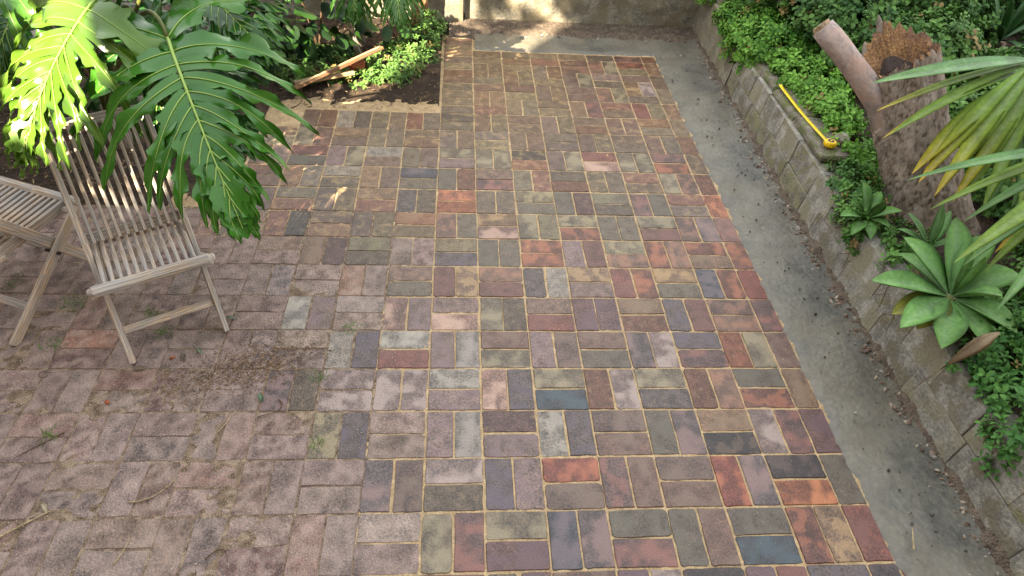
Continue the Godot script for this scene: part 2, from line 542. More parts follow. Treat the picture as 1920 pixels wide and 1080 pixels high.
func paving() -> void:
	for k in 12: brick_meshes.append(make_brick(0.2330, 0.1130, 0.0075 if k % 4 else 0.020, 0.0019))
	for k in 12: brick_meshes.append(make_brick(0.2348, 0.1148, 0.012, 0.0026))
	var fresh := Node3D.new()
	fresh.name = "brick_paving"
	add_child(fresh)
	tag(fresh, "freshly laid basket weave brick paving with pale sand joints beside the concrete strip", "paving", "", "structure")
	for r in NEW_ROWS.size():
		var row: PackedStringArray = NEW_ROWS[r].split(" ")
		for c in 9:
			var style := 1 if (r >= 12 or (r >= 9 and rng.randf() < 0.3)) else (2 if c == 0 and r < 8 and rng.randf() < 0.4 else 0)
			if c == 8:
				lay(fresh, 8 * CELL + 0.06, (r + 0.5) * CELL, true, row[c][0], style)
			else:
				cell(fresh, c, r, row[c], style, posmod(r + c, 2) == 1 or (r == 13 and c == 0))
	for c in range(-1, 9):          # the row that leaves the picture below
		var codes := "GMRVPATKL"
		cell(fresh, c, -1, codes[rng.randi() % 9] + codes[rng.randi() % 9], 0, posmod(c - 1, 2) == 1)
	var back := Node3D.new()
	back.name = "brick_path"
	add_child(back)
	tag(back, "sandy brick paving in broken bond reaching to the back wall and garden bed", "paving", "", "structure")
	for k in BACK_COLS.size():
		var d := 14 * CELL
		var x := (k + 1.5) * CELL
		for s in BACK_COLS[k]:
			var pick := "MTGRMSGTRAPMGS"
			var a := pick[rng.randi() % 14]
			var b := pick[rng.randi() % 14]
			if s == "h":
				lay(back, x, d + 0.06, false, a, 1 if k < 4 or rng.randf() < 0.5 else 0)
				d += 0.12
			else:
				lay(back, x - 0.06, d + 0.12, true, a, 1 if k < 4 else 0)
				lay(back, x + 0.06, d + 0.12, true, b, 1 if k < 4 else 0)
				d += 0.24
	for i in 4:
		lay(back, 8 * CELL + 0.06, (14 + i + 0.5) * CELL, true, "TSMT"[i], 1)
	lay(back, 8 * CELL + 0.06, 18 * CELL + 0.06, false, "R", 1, 0.5)
	for i in 5:
		var row: PackedStringArray = LEFT_ROWS[i].split(" ")
		for j in 4:
			var c := -1 - j
			cell(back, c, 8 + i, row[j], 1 if rng.randf() < 0.6 else 0, posmod(8 + i + c, 2) == 1)
	for j in 3:
		cell(back, -1 - j, 13, ["GM", "LV", "MR"][j], 1, true)
	var old := Node3D.new()
	old.name = "old_brick_paving"
	add_child(old)
	tag(old, "old dusty mauve brick paving with tight dirty joints under the folding chairs", "paving", "", "structure")
	var fixed := {[-1, 0]: "RA", [-1, 1]: "VA", [-1, 2]: "SV", [-1, 3]: "AA", [-1, 4]: "LV", [-1, 5]: "LG", [-1, 6]: "OA", [-1, 7]: "SG",
		[-2, 5]: "LA", [-2, 6]: "AA", [-2, 7]: "TP", [-2, 4]: "SV", [-3, 5]: "PP", [-3, 6]: "AB", [-3, 7]: "TA", [-4, 5]: "KM",
		[-6, 4]: "OP", [-2, 0]: "AP", [-3, 1]: "RP", [-5, 3]: "RG", [-2, 3]: "VG", [-3, 4]: "PV", [-5, 2]: "PV", [-4, 2]: "AV", [-6, 5]: "MG"}
	for r in range(-1, 9):
		for c in range(-9, 0):
			if r == 8 and c > -5: continue
			if r == -1 and c > -2: continue
			if r < 2 and c < -7: continue
			var pick := "APVAMRPAVAPLM"
			var codes: String = fixed.get([c, r], pick[rng.randi() % 13] + pick[rng.randi() % 13])
			cell(old, c, r, codes, 2 if c < -2 or rng.randf() < 0.5 else 0, posmod(r + c, 2) == 1)

# ------------------------------------------------------------------ ground, concrete, walls
func nz(sd: int, f: float, oct := 3) -> FastNoiseLite:
	var n := FastNoiseLite.new()
	n.seed = sd
	n.frequency = f
	n.fractal_octaves = oct
	return n

func paved(x: float, d: float) -> bool:
	return d < 2.16 or (x > -0.97 and d < 3.36) or x > 0.24

func build_setting() -> void:
	var n := nz(3, 6.0)
	var n2 := nz(4, 28.0, 2)
	structure("ground", sheet(-40, 40, -40, 40, 4.0, func(_x, _d): return -0.075), M.ground, "bare brown earth around the yard", "ground")
	structure("sand", sheet(-1.3, 2.10, -0.4, 4.75, 0.02, func(x, d): return -0.0036 + n2.get_noise_2d(x, d) * 0.0026 + maxf(0.0, n.get_noise_2d(x * 0.6, d * 0.6) - 0.1) * 0.003,
		func(x, d): return (x < 0.0 and d < 1.9) or (x < 0.22 and d > 3.6)), M.sand, "pale sand brushed into the joints of the new paving", "sand")
	structure("dirt", sheet(-3.2, 0.02, -0.4, 2.18, 0.03, func(x, d): return -0.0030 + n2.get_noise_2d(x, d) * 0.0014 + maxf(0.0, n.get_noise_2d(x, d) - 0.36) * 0.006), M.dirt, "dusty dirt packed in the joints of the old paving", "dirt")
	# garden bed on the left
	structure("garden_bed", sheet(-5.0, 0.26, 1.9, 6.2, 0.035, func(x, d):
		var e := minf(1.0, maxf(0.0, d - (3.40 if x > -1.0 else 2.2)) / 0.7)
		return -0.012 + n.get_noise_2d(x, d) * 0.03 * e + n2.get_noise_2d(x, d) * 0.012 + 0.06 * e,
		func(x, d): return paved(x, d) and not (x > 0.2 and d > 4.7) and not (x < -0.9 and x > -1.1)), M.bed, "dark mulchy soil of the shaded garden bed", "soil")
	# concrete strip: right side and back
	var edge := nz(9, 5.0)
	var conc_h := func(x, d):
		var u: float = maxf(x - (2.026 + edge.get_noise_2d(0.0, d * 1.6) * 0.032), d - (4.445 + edge.get_noise_2d(x, 7.0) * 0.02) if x < 2.2 else x - 2.04)
		return -0.010 + minf(maxf(u, -0.05) * 0.55, 0.018 + maxf(u, 0.0) * 0.06) + n.get_noise_2d(x * 0.7, d * 0.7) * 0.006 * clampf(u * 8.0, 0, 1) + n2.get_noise_2d(x, d) * 0.0012
	structure("concrete_edging", sheet(0.50, 2.52, -0.5, 5.0, 0.014, conc_h, func(x, d): return not (x > 1.99 or d > 4.38)), M.concrete, "damp grey concrete strip between the paving and the garden walls", "concrete")
	# crumbly earth at the foot of the walls
	structure("earth", sheet(2.30, 2.56, -0.5, 5.0, 0.012, func(x, d):
		var u: float = x - (2.40 + 0.03 * edge.get_noise_2d(3.0, d * 1.3) + 0.022 * maxf(0.0, d - 2.0))
		return -0.02 + minf(0.09, maxf(-0.06, u * 0.9) + 0.035) + n2.get_noise_2d(x * 1.4, d * 1.4) * 0.012), M.rubble, "crumbly brown earth along the foot of the retaining wall", "earth")
	structure("back_earth", sheet(0.28, 2.50, 4.60, 5.15, 0.014, func(x, d):
		var u: float = d - (4.72 + 0.03 * edge.get_noise_2d(x * 1.5, 3.0))
		return -0.03 + minf(0.075, maxf(-0.06, u * 0.6) + 0.045) + n2.get_noise_2d(x * 1.2, d * 1.2) * 0.014), M.rubble, "dark crumbled earth along the foot of the back wall", "earth")
	right_bed()
	retaining_wall()
	back_walls()

func bed_height(x: float, d: float) -> float:
	return 0.295 + clampf((x - 2.6) * 0.10, 0.0, 0.3) + 0.02 * sin(d * 5.0) * cos(x * 7.0)

func right_bed() -> void:
	var n2 := nz(14, 14.0, 3)
	structure("raised_bed", sheet(2.555, 8.0, -0.8, 8.0, 0.06, func(x, d): return bed_height(x, d) + n2.get_noise_2d(x, d) * 0.03), M.bed, "dark soil of the raised garden bed behind the retaining wall", "soil")

func wall_run(d0: float, d1: float, top: float, drift: float, sd: int) -> ArrayMesh:
	var n := nz(sd, 5.0)
	var f := nz(sd + 1, 30.0)
	var prof := [[2.435, -0.06], [2.440, 0.03], [2.450, 0.09], [2.460, 0.15], [2.470, 0.21], [2.480, 0.27], [2.488, 0.31], [2.496, 0.332], [2.520, 0.340], [2.548, 0.338], [2.566, 0.326], [2.58, 0.20]]
	var rows := []
	var k := int((d1 - d0) / 0.02)
	for j in k + 1:
		var d := lerpf(d0, d1, float(j) / k)
		var row := []
		for p in prof:
			var h: float = p[1] * top
			var push: float = n.get_noise_2d(h * 2.0, d) * 0.012 + f.get_noise_2d(h, d) * 0.0025
			row.append(P(p[0] + drift * maxf(0.0, d - 2.0) - push, d, h + (n.get_noise_2d(d * 2.0, 5.0) * 0.025 if h > 0.3 * top else 0.0)))
		rows.append(row)
	return net(rows)

func retaining_wall() -> void:
	var w := thing("retaining_wall", "low stained retaining wall of stone blocks and render along the raised bed", "wall", P(2.5, 2.0, 0))
	var at := w.position
	var back := Transform3D(Basis.IDENTITY, -at)
	part("render", wall_run(3.86, 5.2, 1.12, 0.022, 41), M.render, w, back)
	var core := []
	for d in [-0.7, 2.0, 2.165, 3.855]:
		var dx: float = 0.022 * maxf(0.0, d - 2.0)
		core.append([P(2.462 + dx, d, -0.06), P(2.50 + dx, d, 0.32), P(2.70 + dx, d, 0.335), P(2.74 + dx, d, 0.1)])
	part("mortar", net(core), M.mortar, w, back)
	var k := 0
	for course in 2:
		var d := -0.7 - 0.15 * course
		while d < 3.83:
			var len := rnd(0.26, 0.38) if course == 1 else rnd(0.30, 0.44)
			if d < 2.17 and d + len > 2.05: len = 2.17 - d
			len = minf(len, 3.85 - d)
			if 3.85 - d - len < 0.12: len = 3.85 - d
			var mid := d + len / 2
			var dx := 0.022 * maxf(0.0, mid - 2.0)
			var m := cbox(Vector3(0.13, 0.167, len - (0.005 if mid > 2.17 else 0.0025)), 0.005 if mid > 2.17 else 0.003, 0.003 if mid > 2.17 else 0.0012)
			var b := Basis(Vector3.UP, -0.022 if mid > 2.0 else 0.0) * Basis(Vector3.BACK, -0.12)
			part("stone_block", m, M.stone[[0, 3, 0, 1][k % 4]] if course == 1 else M.stone[[2, 1, 2, 3][k % 4] if mid > 2.17 else [3, 0][k % 2]], w, Transform3D(b, P(2.512 + dx + 0.021 * course + rnd(-0.004, 0.004), mid, 0.088 + 0.168 * course) - at))
			d += len
			k += 1
	var caps := [[2.26, 2.74, 0.19], [2.75, 3.14, 0.16], [3.16, 3.62, 0.20]]
	for c in caps:
		var mid: float = (c[0] + c[1]) / 2
		part("cap_stone", cbox(Vector3(c[2], 0.05, c[1] - c[0]), 0.008, 0.012), M.cap, w, Transform3D(Basis(Vector3.UP, -0.022), P(2.508 + c[2] / 2 + 0.022 * (mid - 2.0), mid, 0.363) - at))
	part("cap_stone", cbox(Vector3(0.26, 0.05, 0.5), 0.01, 0.015), M.cap, w, Transform3D(Basis.IDENTITY, P(2.70, 4.72, 0.385) - at))

func upright_wall(x0: float, x1: float, d: float, top: float, thick: float, sd: int) -> ArrayMesh:
	var n := nz(sd, 4.0)
	var f := nz(sd + 1, 25.0)
	var rows := []
	var k := int((x1 - x0) / 0.03)
	for i in k + 1:
		var x := lerpf(x0, x1, float(i) / k)
		var row := [P(x, d + 0.01, -0.08)]
		for h in [0.0, 0.03, 0.06, 0.10, 0.15, 0.2, 0.25, 0.3, 0.4, 0.6, 0.9]:
			if h < top: row.append(P(x, d - n.get_noise_2d(x, h) * 0.018 - f.get_noise_2d(x, h) * 0.003, h))
		row.append(P(x, d + 0.004, top - 0.01))
		row.append(P(x, d + 0.02, top))
		row.append(P(x, d + thick, top))
		row.append(P(x, d + thick, -0.08))
		rows.append(row)
	return net(rows)

func back_walls() -> void:
	var w := part("garden_wall", upright_wall(0.42, 2.70, 5.02, 1.25, 0.18, 51), M.render, self)
	tag(w, "tall stained tan rendered wall closing the patio behind the concrete strip", "wall")
	var v := part("side_wall", upright_wall(-1.5, 0.40, 4.94, 1.25, 0.2, 61), M.render, self)
	tag(v, "stained grey wall behind the shaded garden bed", "wall")
	var p := thing("post", "weathered square timber post standing in the garden bed before the grey wall", "post", P(0.02, 4.80, 0))
	bar("shaft", P(0, 0, -0.1), P(0.03, 0.02, 1.3), 0.14, 0.12, Vector3.RIGHT, 0.012, M.timber, p)
	part("patch", cbox(Vector3(0.012, 0.3, 0.07), 0.003), M.timber_pale, p, Transform3D(Basis.IDENTITY, P(-0.072, 0.0, 0.5)))

# ------------------------------------------------------------------ unseen house shaped to shade the yard, with added fence and greenery
func shade_givers() -> void:
	var wall_m := surf(srgb(214, 202, 180), 0.9, T.rough, 0.4, T.bump, 0.3)
	var roof_m := surf(srgb(126, 74, 58), 0.85, T.rough, 0.6)
	var glass := surf(srgb(60, 68, 74), 0.12, null, 1.0)
	var h := thing("house", "two-storey cream rendered house standing behind the viewer", "house", P(0.93, -5.6, 0))
	part("wall", cbox(Vector3(9.9, 5.45, 7.0), 0.02), wall_m, h, Transform3D(Basis.IDENTITY, Vector3(0.1, 2.62, 0)))
	part("shade_upper_wall", cbox(Vector3(10.36, 2.7, 7.02), 0.02), wall_m, h, Transform3D(Basis.IDENTITY, Vector3(-0.13, 6.67, 0)))  # upper storey pushed out to the left, shaped to block sun
	var st := begin()
	st.set_smooth_group(-1)
	var e := [Vector3(-5.33, 7.98, -3.55), Vector3(5.3, 7.98, -3.55), Vector3(5.3, 7.98, 3.8), Vector3(-5.33, 7.98, 3.8)]
	var r := [Vector3(-2.0, 9.9, 0), Vector3(2.0, 9.9, 0)]
	quad(st, e[0], r[0], r[1], e[1])
	quad(st, e[2], r[1], r[0], e[3])
	for t in [[e[1], r[1], e[2]], [e[3], r[0], e[0]]]:
		for p in t: st.add_vertex(p)
	quad(st, e[0], e[1], e[2], e[3])
	part("roof", done(st), roof_m, h)
	for x in [-3.2, 3.4]:
		for y in [1.4, 5.0]:
			var wn := part("window", cbox(Vector3(1.4, 1.3, 0.08), 0.01), M.timber_pale, h, Transform3D(Basis.IDENTITY, Vector3(x, y, -3.5)))
			part("pane", cbox(Vector3(1.24, 1.14, 0.03), 0.004), glass, wn, Transform3D(Basis.IDENTITY, Vector3(0, 0, -0.04)))
	# paling fence added along the left, keeping low sun off the ground
	var f := thing("shade_fence", "tall grey paling fence added beyond the folding chairs to block low sun", "fence", P(-2.95, 1.5, 0))
	for i in 46:
		var d := -3.0 + i * 0.135
		part("paling", cbox(Vector3(0.018, 2.12 + rnd(-0.03, 0.02), 0.132), 0.003), M.teak[i % 3], f, Transform3D(Basis.IDENTITY, P(rnd(-0.006, 0.006), d, 1.06)))
	for y in [0.4, 1.7]:
		bar("rail", P(-0.045, -3.1, y), P(-0.045, 3.2, y), 0.04, 0.07, Vector3.RIGHT, 0.004, M.timber, f)
	# clipped leafy screen added beyond the fence to hold off low sun
	var hg := thing("shade_hedge", "tall clipped leafy screen added beyond the paling fence to block low sun", "shade_hedge", P(-3.35, -0.4, 0))
	for k in 7: part("stem", tube([P(0, -1.9 + 0.62 * k, -0.05), P(0.02, -1.9 + 0.62 * k, 1.5), P(0, -1.85 + 0.62 * k, 2.9)], [0.03, 0.022, 0.008], 6), M.twig, hg)
	var hx := []
	var hc := []
	for i in 6000:
		var hd := rnd(-2.2, 2.1)
		hx.append(Transform3D(Basis.from_euler(Vector3(rnd(-1, 1), rnd(0, TAU), rnd(-1, 1))) * 2.0, P(rnd(-0.24, 0.24), hd, rnd(0.1, 3.10 + 0.28 * clampf(-0.2 - hd, 0.0, 1.2)))))
		hc.append(Color(0.05, 0.10, 0.03).lerp(Color(0.08, 0.15, 0.04), rng.randf()))
	many("foliage", sprig_mesh(7, 0.04, 0.022, 79), M.leaf, hx, hc, hg)
	# tree added over the fence, its crown shading the left bed
	var t := thing("tree", "leafy tree added over the paling fence to shade the bed", "tree", P(-5.0, 1.2, 0))
	part("trunk", tube([P(0, 0, -0.1), P(0.05, 0.02, 1.2), P(0.15, 0.1, 2.4), P(0.2, 0.2, 3.4)], [0.16, 0.13, 0.10, 0.06], 10, 0.2), M.bark, t)
	for k in 5:
		var an := k * 1.3
		part("limb", tube([P(0.12, 0.08, 2.1 + 0.2 * k), P(0.12 + cos(an) * 0.5, sin(an) * 0.5, 2.8 + 0.2 * k), P(0.12 + cos(an), sin(an), 3.3 + 0.25 * k)], [0.05, 0.035, 0.012], 7), M.bark, t)
	var xs := []
	var cs := []
	for i in 2600:
		var v := Vector3(rng.randfn(), rng.randfn(), rng.randfn()).normalized() * pow(rng.randf(), 0.4)
		xs.append(Transform3D(Basis.from_euler(Vector3(rnd(-1, 1), rnd(0, TAU), rnd(-1, 1))) * 3.0, Vector3(0.25, 3.6, -0.1) + Vector3(v.x * 1.15, v.y * 1.5, v.z * 1.25)))
		cs.append(Color(0.05, 0.10, 0.03).lerp(Color(0.08, 0.15, 0.04), rng.randf()))
	many("crown", sprig_mesh(7, 0.04, 0.02, 77), M.leaf, xs, cs, t)
	var t2 := thing("tree", "slender tree added beside the house corner, its narrow crown blocking sun", "tree", P(-3.62, -0.95, 0))  # unseen tree, added so its crown breaks up sun on the back paving
	part("trunk", tube([P(-0.1, 0, -0.1), P(-0.06, 0.02, 2.0), P(0.0, 0.0, 4.2), P(0.02, 0.02, 5.4)], [0.11, 0.09, 0.06, 0.02], 10, 0.2), M.bark, t2)
	xs = []
	cs = []
	for i in 700:
		var v := Vector3(rng.randfn(), rng.randfn(), rng.randfn()).normalized() * pow(rng.randf(), 0.4)
		xs.append(Transform3D(Basis.from_euler(Vector3(rnd(-1, 1), rnd(0, TAU), rnd(-1, 1))) * 2.6, Vector3(-0.04, 4.70, 0.0) + Vector3(v.x * 0.14, v.y * 0.58, v.z * 0.14)))
		cs.append(Color(0.05, 0.10, 0.03).lerp(Color(0.08, 0.15, 0.04), rng.randf()))
	for i in 42:  # loose clumps added higher up to dapple sun on the back wall
		xs.append(Transform3D(Basis.from_euler(Vector3(rnd(-1, 1), rnd(0, TAU), rnd(-1, 1))) * rnd(2.0, 5.0), Vector3(rnd(-0.65, 0.15), rnd(5.3, 6.6), rnd(-0.2, 0.2))))
		cs.append(Color(0.06, 0.12, 0.035))
	many("crown", sprig_mesh(7, 0.04, 0.02, 78), M.leaf, xs, cs, t2)

# ------------------------------------------------------------------ plants
func sprig_mesh(n: int, length: float, width: float, sd: int) -> ArrayMesh:
	var r := RandomNumberGenerator.new()
	r.seed = sd
	var st := begin()
	st.set_smooth_group(0)
	var base := 0
	for i in n:
		var an := i * 2.4 + r.randf_range(-0.3, 0.3)
		var lift := r.randf_range(0.15, 0.7)
		var y := 0.006 * i
		var dir := Vector3(cos(an), lift, sin(an)).normalized()
		var l := length * r.randf_range(0.7, 1.15)
		var o := Vector3(0, y, 0)
		var pts := [o + dir * 0.004, o + dir * l * 0.35 + Vector3(0, 0.001, 0), o + dir * l * 0.7, o + dir * l - Vector3(0, l * 0.18, 0)]
		var c := Color(1, 1, 1).darkened(r.randf_range(0.0, 0.25))
		var up := Vector3.UP
		var rows := []
		var cols := []
		var ws := [0.12, 0.9, 0.8, 0.03]
		for j in 4:
			var s := dir.cross(up).normalized()
			var nn := s.cross(dir)
			var w: float = ws[j] * width * 0.5
			rows.append([pts[j] - s * w + nn * w * 0.35, pts[j], pts[j] + s * w + nn * w * 0.35])
			cols.append([c, c.darkened(0.08), c])
		base = add_net(st, rows, false, cols, base)
	st.generate_normals()
	return st.commit()

func aim(up: Vector3, turn: float) -> Basis:
	var y := up.normalized()
	var x := y.cross(Vector3(0.3, 0.1, 0.9)).normalized()
	var z := x.cross(y)
	return Basis(x, y, z) * Basis(Vector3.UP, turn)

# leaves over the upper shell of lumps [x, d, h, rx, rd, rh]
func foliage(called: String, lumps: Array, per: float, dark: Color, light: Color, mesh: Mesh, size: float, m: Material, parent: Node) -> MultiMeshInstance3D:
	var gaps := nz(called.length() + lumps.size(), 9.0, 2)
	var xs := []
	var cs := []
	for l in lumps:
		var count := int(per * (l[3] * l[4] + l[3] * l[5] + l[4] * l[5]))
		var tone := rnd(-0.15, 0.25)
		for i in count:
			var v := Vector3(rng.randfn(), rng.randfn(), rng.randfn()).normalized()
			if v.y < -0.25: v.y = -v.y
			var deep := pow(rng.randf(), 2.2) * 0.45
			var p := P(l[0], l[1], l[2]) + Vector3(v.x * l[3], v.y * l[5], v.z * l[4]) * (1.06 - deep + rnd(-0.05, 0.07))
			if p.y < 0.0 or gaps.get_noise_3d(p.x, p.y, p.z) > 0.32: continue
			var s := size * rnd(0.5, 1.4)
			xs.append(Transform3D(aim(v + Vector3(rnd(-0.6, 0.6), rnd(0.1, 0.7), rnd(-0.6, 0.6)), rnd(0, TAU)) * s, p))
			cs.append(dark.lerp(light, clampf(rng.randf() + tone, 0, 1)) if rng.randf() > 0.03 else Color(0.26, 0.19, 0.07))
	if parent != self:
		for i in xs.size(): xs[i].origin -= (parent as Node3D).position
	return many(called, mesh, m, xs, cs, parent)

func philo_leaf(plant: Node3D, base: Vector3, tip: Vector3, up: Vector3, wide: float, arch: float, sd: int, ca: Color, cb: Color) -> void:
	var r := RandomNumberGenerator.new()
	r.seed = sd
	var L := base.distance_to(tip)
	var tt := (tip - base) / L
	var ss := tt.cross(up).normalized()
	var nn := ss.cross(tt).normalized()
	var place := func(a: float, b: float, n: float) -> Vector3:
		var f := a / L
		var lift := arch * 4.0 * f * (1.0 - f) * L if f > 0.0 else -absf(a) * 0.25
		var side := absf(b)
		return base - plant.position + tt * a + ss * b + nn * (lift + 0.30 * side - 1.15 * side * side / L + n)
	var st := begin()
	st.set_smooth_group(0)
	var vs := begin()
	vs.set_smooth_group(0)
	var bi := 0
	var vi := 0
	var count := 11
	for side in [-1.0, 1.0]:
		for i in count + 1:
			var f := float(i) / count
			var a0: float = lerpf(0.0, 0.90, pow(f, 0.92)) * L
			var th := deg_to_rad(lerpf(132.0, 17.0, pow(f, 0.36)) + r.randf_range(-5, 5))
			var ln: float = L * wide * [0.56, 0.60, 0.58, 0.56, 0.53, 0.50, 0.46, 0.41, 0.36, 0.30, 0.25, 0.20][i] * r.randf_range(0.92, 1.08)
			var hw: float = L * (0.039 * wide if i > 1 else 0.080 * wide) * (1.0 - 0.25 * f)
			var ph := r.randf() * TAU
			var tw := r.randf_range(-0.25, 0.25)
			var dr := r.randf_range(0.05, 0.26)
			var rows := []
			var cols := []
			var vein := []
			var vr := []
			var x := a0
			var y := 0.0
			var K := 22
			var tone := r.randf_range(0.0, 0.7)
			for k in K + 1:
				var s := float(k) / K
				var th2 := th - 0.40 * s * s + 0.1 * sin(s * 5.0 + ph)
				var dx := cos(th2)
				var dy := sin(th2)
				if k > 0:
					x += dx * ln / K
					y += dy * ln / K
				var pr := 1.12
				if s > 0.32:
					var u := (s - 0.32) / 0.68
					pr = lerpf(1.12, 0.50 + 0.40 * sin(u * 2.6), smoothstep(0.0, 0.22, u)) * pow(maxf(0.0, 1.0 - pow(u, 2.2)), 0.75)
				if i == 0 and s < 0.3: pr *= lerpf(0.55, 1.0, s / 0.3)
				var row := []
				var crow := []
				for q in [-1.0, -0.75, -0.4, 0.0, 0.4, 0.75, 1.0]:
					var w := hw * pr
					var tooth := 0.0
					if s > 0.30 and absf(q) > 0.9:
						tooth = 1.0 * (fposmod(s * 4.1 + (0.35 if q > 0 else 0.0) + ph, 1.0) - 0.45)
					w *= (1.0 + tooth)
					var ease := smoothstep(0.15, 0.5, s)
					var rip: float = (0.46 * sin(s * 15.0 + ph + q * 0.8) * q * q + 0.28 * absf(q) * ease + tw * q * ease) * hw * (0.25 + ease)
					var bb: float = (y + dx * q * w) * side
					var aa: float = x - dy * q * w
					if y + dx * q * w < 0.0: bb = 0.0
					row.append(place.call(aa, bb, rip - dr * ln * s * s))
					crow.append(ca.lerp(cb, clampf(tone * 0.6 + 0.4 * s + (0.15 if absf(q) < 0.1 else 0.0), 0, 1)))
				rows.append(row)
				cols.append(crow)
				vein.append(place.call(x, y * side, -dr * ln * s * s + 0.0025))
				vr.append(lerpf(0.0026, 0.0004, s) * L / 0.8)
			bi = add_net(st, rows, false, cols, bi)
			vi = add_net(vs, tube_rows(vein, vr, 5), true, null, vi)
	# end lobe
	var er := []
	var ec := []
	for k in 11:
		var s := k / 10.0
		var w: float = L * 0.075 * wide * (0.75 + 0.5 * sin(s * 2.4)) * pow(maxf(0.001, 1.0 - s * s), 0.6) * (1.0 + 0.25 * (fposmod(s * 4.2, 1.0) - 0.5))
		var row := []
		var crow := []
		for q in [-1.0, -0.5, 0.0, 0.5, 1.0]:
			row.append(place.call(L * (0.84 + 0.24 * s), q * w, 0.2 * absf(q) * w - 0.10 * L * 0.24 * s * s))
			crow.append(ca.lerp(cb, 0.5))
		er.append(row)
		ec.append(crow)
	add_net(st, er, false, ec, bi)
	st.generate_normals()
	var leaf := part("leaf", st.commit(), M.leaf_gloss, plant)
	var rib := []
	var rr := []
	for k in 15:
		var s := k / 14.0
		rib.append(place.call(L * s * 1.04, 0.0, 0.002))
		rr.append(lerpf(0.0075, 0.0012, s) * L / 0.8)
	add_net(vs, tube_rows(rib, rr, 6), true, null, vi)
	vs.generate_normals()
	var vm := surf(srgb(140, 168, 78), 0.45, null, 1.0)
	part("midrib", vs.commit(), M.get("vein", vm), leaf)
	M.vein = M.get("vein", vm)
	# leaf stalk down to the crown of the plant
	var root := Vector3(0, 0.25, 0)
	var b := base - plant.position
	part("leaf_stalk", tube(curve(b, b - tt * 0.22 * L + Vector3(0, 0.22, 0), root, 14).slice(0, 15), range_lerp(0.008, 0.016, 15), 8), M.stem, plant)

func range_lerp(a: float, b: float, n: int) -> Array:
	var out := []
	for i in n: out.append(lerpf(a, b, float(i) / (n - 1)))
	return out

func broad_leaf_mesh(sd: int, length: float, width: float) -> ArrayMesh:
	var r := RandomNumberGenerator.new()
	r.seed = sd
	var st := begin()
	st.set_smooth_group(0)
	var pts := []
	for i in 9:
		var t := i / 8.0
		pts.append(Vector3(sin(t * 3.0) * 0.01, length * t * 0.95, 0) + Vector3(0, 0, 1) * (0.10 * length * sin(t * 2.6) + r.randf_range(-0.002, 0.002)))
	blade(st, 0, pts, Vector3(0, 0, 1), leaf_widths(8, width / 2, 0.85, 0.75), 0.22, 0.0, Color(0.9, 0.9, 0.9), Color(1, 1, 1))
	st.generate_normals()
	return st.commit()

func tinted(c: Color, rough: float, back: Color) -> StandardMaterial3D:
	var m := leaf_mat(rough, back, 0.25)
	m.albedo_color = c
	return m

